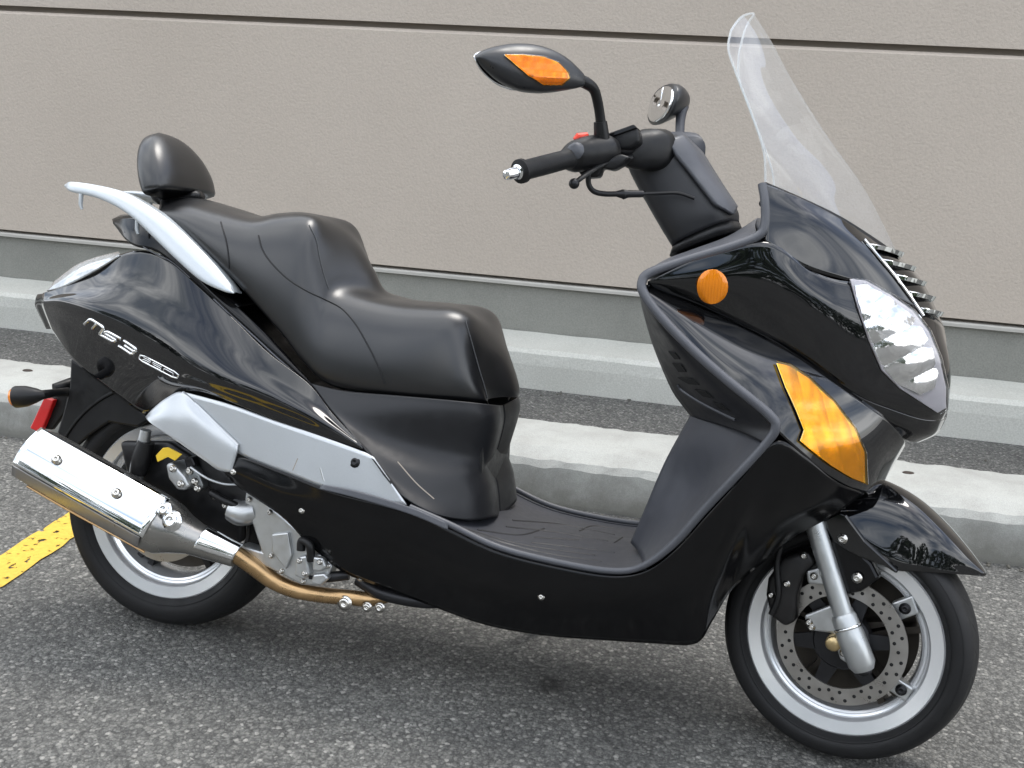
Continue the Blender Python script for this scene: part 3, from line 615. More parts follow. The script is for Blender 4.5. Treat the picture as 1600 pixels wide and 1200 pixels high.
# grab rails
gu = [(101, 288, -.10), (112, 284, -.118), (150, 289, -.13), (190, 299, -.138), (225, 317, -.145), (262, 343, -.15), (300, 377, -.155), (337, 415, -.16), (360, 443, -.163), (367, 456, -.165)]
gl_ = [(102, 292, -.10), (112, 300, -.124), (147, 308, -.137), (180, 322, -.148), (208, 341, -.157), (240, 371, -.165), (274, 404, -.172), (313, 438, -.176), (348, 455, -.174), (365, 459, -.168)]
gm = [((a[0]+b[0])/2-1, (a[1]+b[1])/2, (a[2]+b[2])/2-.006) for a, b in zip(gu, gl_)]
gi = [Q(*p)+Vector((0, .028, -.004)) for p in gu]; gj = [Q(*p)+Vector((0, .026, .006)) for p in gl_]
bm = bmesh.new(); rows = loft_rows([QQ(gu), QQ(gm), QQ(gl_), gj, gi, QQ(gu)], 60, 41); grid_into(bm, rows); bmesh.ops.remove_doubles(bm, verts=bm.verts, dist=.0005)
gr = obj('grab_rail', bm, rail, SC)
for (u, v, y, u2, v2) in ((127, 303, -.13, 128, 327), (215, 342, -.145, 216, 366)): tube('hook', [Q(u, v, y), Q(u2-2, v2-8, y), Q(u2, v2, y)], [.005, .0045, .003], rail, gr, 8)
far(gr)

# --- silver side panel
blade0 = [(286, 612, -.184), (360, 632, -.196), (430, 657, -.204), (500, 681, -.209), (566, 705, -.214), (584, 714, -.217)]
blade1 = [(340, 690, -.200), (400, 722, -.209), (452, 742, -.216), (520, 768, -.222), (590, 786, -.228), (636, 789, -.231)]
sp = panel('silver_side_panel', [QQ(blade0), QQ(blade1)], silver, SC, 50, 12, .004, True)
lobe0 = [(229, 652, -.165), (242, 638, -.176), (262, 622, -.183), (286, 613, -.187), (312, 636, -.195), (340, 664, -.203), (372, 696, -.211)]
lobe1 = [(230, 655, -.180), (248, 651, -.193), (272, 650, -.201), (298, 655, -.205), (322, 672, -.208), (344, 692, -.211), (370, 708, -.214)]
lobe2 = [(232, 658, -.186), (252, 672, -.198), (276, 688, -.206), (300, 705, -.208), (322, 720, -.211), (342, 734, -.213), (362, 738, -.216)]
lob = panel('panel_lobe', [QQ(lobe0), QQ(lobe1), QQ(lobe2)], silver, sp, 36, 16, .006)
lip = tube('panel_lip', QQ(lobe0[3:])+[], .0035, silver, sp, 8, 20)
tP = bvh(sp); bolt('bolt', hit(tP, 555, 722, .001), (-.1, -1, .2), .0085, darkmetal, sp, .004)
seam([(466, 716), (458, 735)], .002, 8, darkgap, sp, tP, .0005, 'panel_joint'); seam([(459, 734), (486, 744), (484, 756)], .0015, 14, darkgap, sp, tP, .0005, 'panel_joint'); seam([(501, 731), (507, 752)], .0024, 8, alloy, sp, tP, .0005, 'panel_joint')
far(sp)

# --- grey cover between seat and floor
c0 = [(484, 599, -.168), (540, 611, -.166), (620, 618, -.163), (700, 625, -.155), (748, 630, -.13), (776, 633, -.08), (785, 633, 0)]
c1 = [(510, 632, -.182), (556, 644, -.180), (628, 648, -.170), (702, 652, -.156), (752, 656, -.128), (778, 658, -.08), (786, 660, 0)]
c2 = [(534, 660, -.196), (582, 684, -.184), (646, 698, -.158), (705, 706, -.138), (742, 712, -.112), (766, 710, -.072), (774, 706, 0)]
c3 = [(552, 682, -.207), (598, 716, -.202), (656, 742, -.185), (708, 748, -.158), (738, 742, -.128), (758, 730, -.08), (766, 724, 0)]
c4 = [(577, 710, -.217), (612, 748, -.215), (664, 776, -.198), (716, 780, -.162), (746, 772, -.13), (768, 764, -.08), (776, 760, 0)]
c5 = [(600, 742, -.226), (630, 776, -.226), (676, 802, -.21), (722, 812, -.17), (750, 812, -.135), (772, 808, -.08), (780, 806, 0)]
cc = panel('centre_cover', [QQ(r) for r in (c0, c1, c2, c3, c4, c5)], charcoal, SC, 60, 50, .003); tC = bvh(cc); far(cc)
seam([(621, 722), (650, 755), (678, 780)], .0018, 14, darkgap, cc, tC, .0004, 'panel_joint')

# --- floor, kerb trim, leg shield
TR = [(640, 792, -.226), (700, 818, -.218), (780, 855, -.214), (880, 880, -.214), (960, 892, -.218), (1005, 884, -.226), (1052, 850, -.242), (1102, 795, -.268), (1152, 742, -.296), (1196, 694, -.304), (1212, 668, -.306), (1200, 646, -.307), (1135, 593, -.308), (1082, 546, -.306), (1032, 494, -.3), (1007, 460, -.293), (1003, 441, -.287), (1016, 426, -.28), (1070, 407, -.262), (1140, 386, -.245), (1184, 369, -.233), (1195, 350, -.228), (1195, 315, -.222), (1191, 288, -.212)]
trim = tube('edge_trim', QQ(TR), [.0062]*6+[.0075]*4+[.0085]*8+[.008]*6, trimgrey, SC, 14, 170); far(trim)
fl_n = QQ([(600, 778, -.215), (640, 796, -.215), (700, 820, -.208), (780, 856, -.204), (880, 881, -.204), (960, 892, -.208), (1010, 884, -.218)])
def inn(p, k): return Vector((p.x, p.y*k, p.z+.004*(1-k)))
floor_ = panel('floorboard', full([fl_n, [inn(p, .97)-Vector((0, 0, .006)) for p in fl_n], [inn(p, .6)-Vector((0, 0, .004)) for p in fl_n], [inn(p, 0) for p in fl_n]]), grey, SC, 60, 40, .006)
tF = bvh(floor_)
for pts in ([(745, 830), (810, 838), (850, 828)], [(835, 842), (905, 846)], [(830, 850), (900, 858), (960, 866)], [(720, 826), (800, 850), (870, 862), (930, 870)], [(905, 832), (925, 824), (960, 828)], [(690, 815), (760, 842), (850, 866), (940, 880)], [(800, 815), (880, 822), (960, 838)], [(790, 825), (870, 834), (950, 848)], [(960, 850), (972, 842)]): seam(pts, .0034, 24, charcoal, floor_, tF, .0012, 'tread_rib')
n1 = [(1005, 884, -.226), (1052, 850, -.242), (1102, 795, -.268), (1152, 742, -.296), (1196, 694, -.303)]
n2 = [(1003, 872, -.16), (1046, 826, -.165), (1092, 768, -.158), (1134, 712, -.215), (1166, 672, -.225)]
n3 = [(996, 860, -.10), (1024, 806, -.10), (1056, 742, -.095), (1086, 690, -.125), (1112, 656, -.14)]
n4 = [(986, 848, -.07), (1010, 792, -.07), (1036, 730, -.07), (1060, 684, -.07), (1080, 648, -.08)]
fp = panel('foot_panel', [QQ(r) for r in (n1, n2, n3, n4)], grey, SC, 30, 24, .003); far(fp)
k1 = [(1196, 694, -.303), (1212, 668, -.306), (1175, 626, -.307), (1135, 593, -.308), (1082, 546, -.306), (1032, 494, -.3), (1007, 460, -.293), (1003, 441, -.287)]
k2 = [(1150, 672, -.23), (1158, 655, -.25), (1132, 626, -.265), (1098, 594, -.27), (1052, 540, -.275), (1018, 490, -.28), (1003, 458, -.283), (1002, 443, -.28)]
k3 = [(1080, 650, -.08), (1066, 632, -.09), (1052, 612, -.10), (1038, 582, -.12), (1020, 536, -.15), (1006, 488, -.19), (1000, 458, -.235), (1001, 445, -.25)]
kp = panel('knee_panel', [QQ(r) for r in (k1, k2, k3)], charcoal, SC, 50, 24, .003); tK = bvh(kp)
for o_ in ([(1046, 548), (1056, 550), (1064, 560), (1056, 560)], [(1052, 566), (1066, 568), (1074, 580), (1062, 580)], [(1060, 589), (1082, 590), (1094, 600), (1078, 599)], [(1087, 607), (1104, 610), (1117, 621), (1100, 618)], [(1115, 627), (1128, 630), (1142, 641), (1126, 637)]): skin_patch('vent_shade_patch', o_, tK, .0015, .003, mat('slot_shade', (.002, .002, .002), .9), kp, 1, False)  # dark raised patches; the shade inside the slots is put in as colour
seam([(1060, 600), (1068, 610), (1100, 630), (1150, 655)], .0028, 24, trimgrey, kp, tK, .002, 'vent_ledge'); far(kp)
panel('console_back', full([[*QQ(n4)[:-1], *QQ(k3)], [p+Vector((.0, -p.y, 0)) for p in [*QQ(n4)[:-1], *QQ(k3)]]]), grey, SC, 40, 12, .003)
d1 = QQ([(1004, 441, -.285), (1016, 424, -.268), (1070, 403, -.25), (1140, 382, -.236), (1183, 365, -.226)])
d2 = QQ([(1008, 437, -.20), (1030, 412, -.18), (1078, 393, -.17), (1140, 373, -.165), (1180, 352, -.16)])
d3 = QQ([(1014, 436, 0), (1040, 410, 0), (1085, 392, 0), (1140, 370, 0), (1185, 342, 0)])
dash = panel('dash', full([d1, d2, d3]), trimgrey, SC, 30, 30, .003)
i1 = QQ([(1186, 366, -.226), (1192, 345, -.224), (1192, 312, -.216), (1190, 290, -.208)]); i2 = QQ([(1182, 352, -.15), (1204, 342, -.15), (1230, 333, -.145), (1256, 330, -.14)]); i3 = QQ([(1185, 342, 0), (1230, 350, 0), (1290, 364, 0), (1345, 386, 0)])
panel('instrument_cowl', full([i1, i2, i3]), grey, SC, 16, 24, .003)

# --- lower black side panel
L0 = [(350, 735, -.205), (372, 714, -.21), (440, 737, -.219), (520, 768, -.227), (640, 799, -.229), (700, 826, -.221), (780, 863, -.217), (880, 888, -.217), (960, 900, -.221), (1012, 891, -.229), (1058, 857, -.245), (1108, 802, -.271), (1158, 748, -.297), (1212, 690, -.304), (1256, 712, -.272), (1303, 750, -.226), (1350, 771, -.142)]
L2 = [(353, 742, -0.2), (378, 764, -0.2), (440, 806, -0.2), (483, 850, -0.165), (536, 893, -0.16), (600, 918, -0.15), (680, 948, -0.142), (760, 976, -0.138), (850, 992, -0.136), (940, 999, -0.136), (1020, 1004, -0.136), (1086, 1005, -0.136), (1112, 970, -0.142), (1142, 922, -0.148), (1192, 878, -0.15), (1246, 836, -0.142), (1300, 806, -0.155)]
L1 = [(a[0]*.5+b[0]*.5, a[1]*.5+b[1]*.5, (a[2]*.6+b[2]*.4)-.010) for a, b in zip(L0, L2)]
lp = panel('lower_side_panel', [QQ(L0), QQ(L1), QQ(L2)], satin, SC, 120, 22, .003); tL = bvh(lp)
for u, v in ((472, 797), (846, 932), (365, 737)): bolt('bolt', hit(tL, u, v, .001), (0, -1, .1), .005, boltm, lp, .005)
st = panel('step_strip', [QQ([(504, 757, -.232), (560, 768, -.236), (640, 792, -.231), (700, 818, -.222)]), QQ([(500, 764, -.234), (560, 779, -.238), (640, 803, -.233), (700, 828, -.224)])], trimgrey, SC, 24, 6, .006); far(st)
far(lp)
panel('belly_pan', full([QQ(L2)[3:13], [Vector((p.x, 0, p.z-.01)) for p in QQ(L2)[3:13]]]), blackpl, SC, 30, 14, .003)

# --- front fairing: hood, flank and chin mouldings
h0 = [(1400, 398, 0), (1386, 392, -.045), (1350, 366, -.09), (1308, 338, -.13), (1250, 309, -.172), (1193, 287, -.208)]
h1 = [(1440, 440, 0), (1425, 430, -.05), (1382, 408, -.10), (1330, 382, -.145), (1262, 346, -.188), (1196, 330, -.222)]
h2 = [(1474, 512, 0), (1462, 500, -.05), (1425, 478, -.10), (1350, 446, -.155), (1262, 420, -.20), (1196, 378, -.232)]
s2 = [(1474, 512, 0), (1462, 500, -.05), (1425, 478, -.10), (1350, 446, -.155), (1300, 436, -.185), (1262, 420, -.20), (1196, 378, -.232), (1100, 400, -.258), (1012, 440, -.286)]
s3 = [(1484, 575, 0), (1480, 565, -.052), (1452, 548, -.10), (1388, 522, -.155), (1330, 500, -.188), (1285, 478, -.206), (1200, 442, -.228), (1105, 438, -.256), (1012, 443, -.284)]
s4 = [(1482, 630, 0), (1478, 632, -.05), (1448, 628, -.088), (1392, 610, -.134), (1340, 592, -.168), (1290, 562, -.188), (1200, 510, -.208), (1104, 472, -.240), (1012, 446, -.276)]
s5 = [(1478, 652, 0), (1466, 656, -.045), (1438, 654, -.080), (1394, 640, -.120), (1348, 622, -.152), (1296, 590, -.176), (1210, 532, -.198), (1106, 484, -.230), (1012, 447, -.270)]
b6 = [(1436, 690, 0), (1430, 690, -.03), (1414, 686, -.06), (1384, 668, -.10), (1345, 640, -.135), (1296, 604, -.160), (1210, 545, -.185), (1106, 492, -.218), (1012, 448, -.262)]
s5b = [(1464, 676, 0), (1455, 677, -.04), (1432, 674, -.072), (1394, 657, -.112), (1350, 634, -.146), (1296, 598, -.169), (1210, 539, -.192), (1106, 488, -.224), (1012, 448, -.266)]
fair = panel('front_fairing', [QQ(r) for r in (h0, h1, h2)], gloss, SC, 60, 24, .003, False, ([QQ(s2), QQ(s3), QQ(s4), QQ(s5)], [QQ(s5), QQ(s5b), QQ(b6)])); tN = bvh(fair); far(fair)
K_ = [(1012, 447, -.271), (1106, 486, -.231), (1170, 516, -.213), (1240, 552, -.196), (1300, 592, -.178), (1350, 628, -.152), (1388, 656, -.115), (1412, 684, -.06), (1414, 694, 0)]
m1 = [(1008, 452, -.286), (1062, 492, -.288), (1120, 540, -.286), (1190, 590, -.278), (1256, 640, -.255), (1316, 688, -.208), (1366, 712, -.136), (1392, 720, -.06), (1398, 722, 0)]
m2 = [(1006, 457, -.294), (1044, 506, -.300), (1098, 562, -.306), (1160, 618, -.306), (1222, 682, -.296), (1290, 742, -.232), (1350, 770, -.138), (1376, 760, -.05), (1380, 752, 0)]
flare = panel('side_flare', [QQ(K_), QQ(m1), QQ(m2)], gloss, SC, 70, 24, .003); tW = bvh(flare)
sig = [(1210, 567), (1232, 572), (1262, 592), (1300, 628), (1332, 668), (1349, 706), (1351, 756), (1330, 748), (1296, 728), (1262, 702), (1247, 689), (1253, 672), (1240, 640), (1224, 605)]
ts = skin_patch('turn_signal_lens', sig, tW, .0075, .0012, amberclear, flare, 5, True)
sigi = [(u+(1285-u)*.02, v+(665-v)*.02) for u, v in sig]; tr_ = skin_patch('signal_reflector', sigi, tW, .0028, .0008, lampsilver, ts, 5, False)
for v in tr_.data.vertices:      # fluted reflector behind the cover
    v.co += Vector((.2, -.95, .2))*(.0028*abs(math.sin(v.co.x*95+v.co.z*38)))
hb0 = hit(tW, 1288, 672, -.002); bm = bmesh.new(); bmesh.ops.create_uvsphere(bm, u_segments=14, v_segments=10, radius=.0075, matrix=Matrix.Translation(hb0)); obj('bulb', bm, chrome, ts); ts['label'] = 'amber wrap-around front turn signal lens'
far(flare)
ref = skin_patch('side_reflector', [(1112+24*math.cos(a), 446+25*math.sin(a)) for a in [i*math.pi/12 for i in range(24)]], tN, .006, .010, ambero, fair, 2); ref['label'] = 'round orange side reflector'
# headlamp: faceted bright reflector under a clear cover
hl = [(1326, 437), (1350, 440), (1388, 462), (1422, 487), (1447, 519), (1464, 560), (1474, 605), (1474, 636), (1462, 643), (1438, 628), (1404, 606), (1376, 578), (1356, 532), (1338, 480)]
hr = [(1331, 448), (1350, 448), (1388, 470), (1428, 500), (1451, 540), (1461, 582), (1455, 606), (1432, 616), (1398, 598), (1374, 570), (1354, 524), (1338, 476)]
head = skin_patch('headlamp', hl, tN, .004, .003, noisy(mat('lamp_bucket', (.40, .385, .41), .35, .1), 20, .15, .08), SC, 5)
rf = skin_patch('reflector', hr, tN, .0065, .001, mat('lamp_reflector', (.90, .90, .90), .07, 1.0, 0), head, 5, False)
rnd = random.Random(4)
for v in rf.data.vertices:      # fluted mirror: scalloped bands across the bowl
    k = (v.co.x*.6-v.co.z)*62; v.co += Vector((.3, -.9, .3))*(.0030*abs(math.sin(k))+.0035*math.sin(v.co.x*48+v.co.z*30))
cov = skin_patch('cover_lens', hl, tN, .0115, .0012, lens, head, 5)
hb = hit(tN, 1412, 560, .007); bm = bmesh.new(); revolve_into(bm, [(.0001, .004), (.009, .003), (.014, -.002)], 20, lambda p: hb+Vector((.45, -.85, .2)).normalized().to_track_quat('Y', 'Z') @ p); obj('bulb_shield', bm, chrome, head)
hf = head.copy(); COL.objects.link(hf); hf.scale = (1, -1, 1)
for c in head.children:
    d = c.copy(); COL.objects.link(d); d.parent = hf
# chrome grille fins on the nose
gN = [(1352, 382), (1374, 406), (1396, 430), (1416, 456), (1434, 482)]; gC = [(1397, 402), (1416, 424), (1432, 447), (1446, 470), (1458, 494)]
grl = tube('grille', crs([hit(tN, *p, .004) for p in ((1348, 376), (1370, 402), (1394, 430), (1418, 462), (1440, 494))], 20), .003, chrome, SC, 8)
for k, (a, c) in enumerate(zip(gN, gC)):
    n_ = hit(tN, *a, .004); c_ = Q(*c, 0)+Vector((.008, 0, .008)); q_ = hit(tN, a[0]*.55+c[0]*.45, a[1]*.55+c[1]*.45, .011)
    bm = bmesh.new(); path = crs([n_, q_, c_, mir(q_), mir(n_)], 27)
    sec = Vector((.75, 0, .66)); dn = Vector((.5, 0, -.86)); rows = []
    for i, p in enumerate(path):
        w = .010*(1-abs(i-13)/13*.5); rows.append([p-sec*w-dn*.004, p+dn*.001+sec*.002, p+sec*w+dn*.006, p+sec*(w*.2)+dn*.010, p-sec*w-dn*.004])
    grid_into(bm, rows); o = obj('grille_fin', bm, chrome, grl, False)

# --- windscreen
ws = [[(1196, 284, -.200), (1252, 308, -.168), (1310, 336, -.126), (1358, 366, -.07), (1402, 396, 0)],
      [(1193, 235, -.198), (1233, 258, -.162), (1275, 272, -.115), (1318, 286, -.06), (1352, 298, 0)],
      [(1174, 177, -.185), (1204, 186, -.15), (1236, 194, -.105), (1266, 204, -.055), (1292, 212, 0)],
      [(1150, 114, -.160), (1172, 116, -.128), (1196, 118, -.088), (1220, 122, -.045), (1238, 126, 0)],
      [(1138, 76, -.135), (1154, 68, -.105), (1170, 62, -.072), (1190, 62, -.036), (1206, 66, 0)],
      [(1142, 48, -.105), (1150, 36, -.08), (1158, 27, -.055), (1168, 22, -.028), (1178, 22, 0)]]
wsr = [[Q(*r[j]) for r in ws] for j in range(5)]
wsh = panel('windscreen', full(wsr), acrylic, SC, 40, 50, .0); wsh.modifiers.clear()
ed = [p for p in crs(wsr[0], 30)]; top = [p for p in crs([r[-1] for r in full(wsr)], 30)]
edm = clear('acrylic_edge', (.88, .90, .90), 1.6, .1, .3)
tube('screen_edge', ed+top+[mir(p) for p in reversed(ed)], .0022, edm, wsh, 6)
# screen mounting band along its foot
panel('screen_band', [[Q(*p)+Vector((0, -.002, -.001)) for p in ws[0]], [Q(u+2, v+9, y)+Vector((0, -.003, 0)) for u, v, y in ws[0]]], blackpl, SC, 30, 6, .003)
for u, v, y in ((1193, 300, -.214), (1192, 318, -.218)): bolt('bolt', Q(u, v, y), (-.2, -1, .2), .005, blackpl, wsh)

# --- steering cover, bars, levers
def sect_loft(name, secs, M, parent, seg=28, e=.75):
    """closed sections: (centre, vector a, vector b)"""
    rows = [[c + a*math.copysign(abs(math.cos(t))**e, math.cos(t)) + b*math.copysign(abs(math.sin(t))**e, math.sin(t)) for t in [2*math.pi*k/seg for k in range(seg+1)]] for c, a, b in secs]
    bm = bmesh.new(); v = grid_into(bm, rows); bm.faces.new(v[0][:-1]); bm.faces.new(list(reversed(v[-1][:-1]))); bmesh.ops.remove_doubles(bm, verts=bm.verts, dist=.0004)
    return obj(name, bm, M, parent)
ys = Vector((-sS, cS, 0)); xs = Vector((cS, sS, 0))
def twoedge(l, r, w, y=0):
    a, b = Q(*l, y), Q(*r, y); return ((a+b)/2, (b-a)/2, ys*w)
secs = [twoedge((1057, 388), (1150, 345), .070), twoedge((1040, 360), (1147, 325), .074), twoedge((1018, 322), (1124, 293), .072), twoedge((1000, 290), (1106, 268), .070), twoedge((988, 262), (1090, 240), .070), twoedge((990, 240), (1078, 222), .062), twoedge((1005, 226), (1066, 214), .045)]
sm = [Vector((0, 0, 0))]
S3 = []
for i in range(31):
    t = i/30*(len(secs)-1); S3.append(tuple(cr1([s[k] for s in secs], t) for k in range(3)))
stc = sect_loft('steering_cover', S3, charcoal, SC, 36, .7)
tSt = bvh(stc)
skin_patch('cover_ridge', [(1042, 222), (1066, 216), (1092, 242), (1122, 290), (1146, 326), (1140, 336), (1115, 322), (1082, 280), (1055, 246)], tSt, .005, .010, trimgrey, stc, 3)
sect_loft('column_boot', [twoedge((1052, 402), (1158, 362), .072), twoedge((1056, 388), (1152, 346), .066)], blackpl, SC, 24)
HB = Q(1030, 232, 0)
def mirB(p): k = (p-HB).dot(ys); return p-ys*(2*k)
def both(fn):
    a = fn(lambda p: p); b = fn(mirB); return a, b
bar_pts = [Q(1052, 236, 0), Q(1005, 234, -.085), Q(950, 236, -.150), Q(895, 247, -.215), Q(815, 267, -.330)]
both(lambda f: tube('handlebar', [f(p) for p in bar_pts], .011, darkmetal, SC, 12, 40))
def grip(f):
    a, b = f(Q(892, 247, -.218)), f(Q(812, 268, -.334)); d = (b-a); n = d.normalized()
    o = tube('grip', [a, a+d*.08, a+d*.12, a+d*.5, a+d*.93, a+d*.945, b, b+n*.003], [.019, .020, .0175, .0178, .0175, .0215, .0215, .013], rubber, SC, 20)
    tube('bar_end', [b, b+n*.006, b+n*.008, b+n*.026, b+n*.034, b+n*.036], [.0135, .0135, .0100, .0105, .0085, .004], chrome, o, 16)
both(grip)
def switch(f):
    P = [f(Q(886, 249, -.222)), f(Q(896, 246, -.210)), f(Q(915, 240, -.195)), f(Q(935, 237, -.175)), f(Q(950, 236, -.158)), f(Q(960, 235, -.148))]
    o = tube('switch_housing', P, [.020, .028, .031, .031, .029, .022], blackpl, SC, 18, 24)
    c = f(Q(904, 238, -.215)); bm = bmesh.new(); revolve_into(bm, [(.0001, .006), (.008, .006), (.014, .003), (.017, -.006)], 16, lambda p: c+NS*(p.y+.016)+Vector((p.x, 0, p.z))); obj('throttle_cap', bm, trimgrey, o)
    return o
sw = both(switch)[0]
tube('kill_switch', [Q(898, 219, -.20), Q(903, 215, -.198), Q(916, 214, -.19), Q(920, 219, -.188)], [.005, .0085, .0085, .005], redsw, sw, 10)
def clampcover(f):
    return sect_loft('bar_clamp_cover', [(f(Q(980, 238, -.115)), xs*.018, Vector((0, 0, .020))), (f(Q(992, 236, -.10)), xs*.030, Vector((0, 0, .034))), (f(Q(1012, 234, -.08)), xs*.036, Vector((0, 0, .040))), (f(Q(1028, 234, -.055)), xs*.036, Vector((0, 0, .040))), (f(Q(1036, 236, -.04)), xs*.028, Vector((0, 0, .030)))], blackpl, SC, 24, .8)
both(clampcover)
prism('brake_reservoir', [(950, 210), (992, 196), (998, 206), (1000, 222), (985, 232), (955, 236)], -.150, -.105, blackpl, SC, .006, Q, True, 3)
prism('reservoir_lid', [(948, 209), (990, 194), (996, 200), (956, 214)], -.154, -.102, satin, SC, .002)
prism('lever_perch', [(900, 262), (935, 252), (970, 240), (985, 245), (972, 258), (958, 266), (940, 262), (936, 276), (915, 278), (906, 272)], -.185, -.150, blackpl, SC, .005, Q, True, 3)
def lever(f):
    P = [f(Q(*p)) for p in ((985, 246, -.135), (960, 250, -.165), (935, 260, -.195), (910, 277, -.225), (897, 287, -.238))]
    o = tube('brake_lever', P, [.008, .0075, .006, .0055, .005], blackpl, SC, 10, 30, (Vector((0, 0, 1)), .75))
    bm = bmesh.new(); bmesh.ops.create_uvsphere(bm, u_segments=14, v_segments=10, radius=.0098, matrix=Matrix.Translation(P[-1])); obj('lever_ball', bm, darkmetal, o)
both(lever)
tube('throttle_cable', QQ([(919, 272, -.19), (920, 288, -.185), (928, 299, -.18), (945, 303, -.17), (968, 303, -.155)]), .0052, blackpl, SC, 10, 30)
tube('cable_adjuster', QQ([(964, 303, -.157), (972, 303, -.15), (974, 304, -.149), (982, 303, -.143), (1004, 303, -.125)]), [.006, .0085, .0095, .007, .0065], darkmetal, SC, 10)
tube('throttle_cable', QQ([(1000, 303, -.128), (1030, 302, -.105), (1060, 302, -.092), (1085, 310, -.085)]), .0032, blackpl, SC, 8, 24)

# --- mirrors
mt = [(906, 112), (893, 100), (878, 88), (855, 76), (828, 69), (800, 68), (775, 72), (757, 78), (748, 84), (745, 89)]
mb = [(908, 136), (896, 139), (880, 142), (860, 145), (836, 146), (812, 142), (788, 130), (766, 112), (753, 98), (746, 91)]
my = [-.250, -.260, -.272, -.290, -.310, -.332, -.352, -.366, -.374, -.377]
md = [.012, .018, .024, .030, .033, .033, .028, .020, .012, .004]
dv = Vector((.80, -.55, .0)).normalized(); ms = []
for a, b, y, d_ in zip(mt, mb, my, md):
    A, B = Q(*a, y), Q(*b, y); ms.append(((A+B)/2, (A-B)/2, dv*d_))
M3 = [tuple(cr1([s[k] for s in ms], i/30*(len(ms)-1)) for k in range(3)) for i in range(31)]
mir_n = sect_loft('mirror', M3, noisy(mat('mirror_shell', (.022, .023, .025), .33), 60, .2, .06), SC, 30, .85); mir_n['label'] = 'near mirror with an amber signal in its shell'
tM = bvh(mir_n)
mo = [(787, 87), (815, 87), (848, 90), (870, 98), (886, 114), (888, 122), (876, 132), (848, 132), (824, 118)]
al = skin_patch('amber_lens', mo, tM, .0055, .001, clear('mirror_amber', (.97, .66, .16), 1.42), mir_n, 4)
mr_ = skin_patch('signal_reflector', mo, tM, .0022, .001, lampsilver, al, 4, False)
for v in mr_.data.vertices: v.co += Vector((.4, -.85, .1))*(.0016*abs(math.sin(v.co.x*110+v.co.y*60)))
gp = [s[0]-s[2]*1.02 for s in M3[3:-1]]; bm = bmesh.new(); rows = [[c-b*1.03-a*(.86-.172*j) for j in range(11)] for c, a, b in M3[4:-2]]; grid_into(bm, rows); g = obj('mirror_glass', bm, mirrorm, mir_n); g.modifiers.new('t', 'SOLIDIFY').thickness = .002
tube('mirror_stem', QQ([(902, 124, -.252), (916, 130, -.238), (928, 140, -.222), (934, 160, -.206), (938, 185, -.192), (941, 212, -.182)]), [.011, .011, .0095, .0095, .0095, .0115], blackpl, mir_n, 12, 30)
tube('stem_boot', QQ([(938, 190, -.190), (940, 212, -.183), (942, 236, -.175)]), [.0125, .0145, .015], blackpl, mir_n, 12)
G0 = Q(1033, 163, .335); up_ = Vector((.10, 0, 1)).normalized(); sd_ = Vector((-.46, .89, 0)).normalized(); ax_ = Vector((.89, .46, .02)).normalized()
fs_ = [(G0, up_*.043, sd_*.088), (G0+ax_*.006, up_*.045, sd_*.090), (G0+ax_*.022+up_*.004, up_*.040, sd_*.078), (G0+ax_*.042+up_*.006, up_*.029, sd_*.054), (G0+ax_*.056+up_*.006, up_*.016, sd_*.03), (G0+ax_*.060+up_*.006, up_*.004, sd_*.01)]
F3 = [tuple(cr1([s[k] for s in fs_], i/24*(len(fs_)-1)) for k in range(3)) for i in range(25)]
mir_f = sect_loft('mirror', F3, bpy.data.materials['mirror_shell'], SC, 30, .85); mir_f['label'] = 'far mirror with its glass towards the rider'
bm = bmesh.new(); rows = [[G0-ax_*.0012+up_*(.039*r*math.cos(a))+sd_*(.083*r*math.sin(a)) for a in [2*math.pi*k/30 for k in range(31)]] for r in (.02, .35, .7, 1)]; grid_into(bm, rows); g = obj('mirror_glass', bm, mirrorm, mir_f); g.modifiers.new('t', 'SOLIDIFY').thickness = .001
tube('mirror_stem', [G0+ax_*.050, Q(1066, 168, .32), Q(1063, 190, .30), Q(1062, 216, .28), Q(1060, 240, .26)], [.016, .013, .0105, .0105, .012], grey, mir_f, 12, 24)
sect_loft('left_switch_cowl', [(Q(1040, 232, .20), xs*.02, Vector((0, 0, .018))), (Q(1055, 228, .18), xs*.034, Vector((0, 0, .030))), (Q(1072, 232, .14), xs*.036, Vector((0, 0, .034))), (Q(1080, 240, .10), xs*.030, Vector((0, 0, .034)))], grey, SC, 20, .7)

# --- exhaust
A0, A1 = Q(58, 712, -.222), Q(246, 818, -.208); ax = (A1-A0).normalized(); nr = Vector((0, -1, 0)); nr = (nr-ax*nr.dot(ax)).normalized(); uv = ax.cross(nr); uv = uv if uv.z > 0 else -uv
def msec(t, r, e=1.): return (A0+ax*t, nr*r, uv*(r*e))
Lm = (A1-A0).length
muf = sect_loft('muffler', [msec(-.012, .030), msec(-.012, .046), msec(-.004, .058), msec(.012, .062), msec(Lm*.5, .063), msec(Lm-.01, .063), (Q(262, 826, -.204), nr*.060, uv*.058), (Q(282, 834, -.200), nr*.047, uv*.045), (Q(304, 842, -.194), nr*.037, uv*.035), (Q(372, 868, -.176), nr*.027, uv*.026)], noisy(mat('muffler_steel', (.36, .35, .33), .27, .9), 14, .2, .08), SC, 32, 1.)
muf.modifiers.new('edge', 'EDGE_SPLIT').split_angle = math.radians(45)
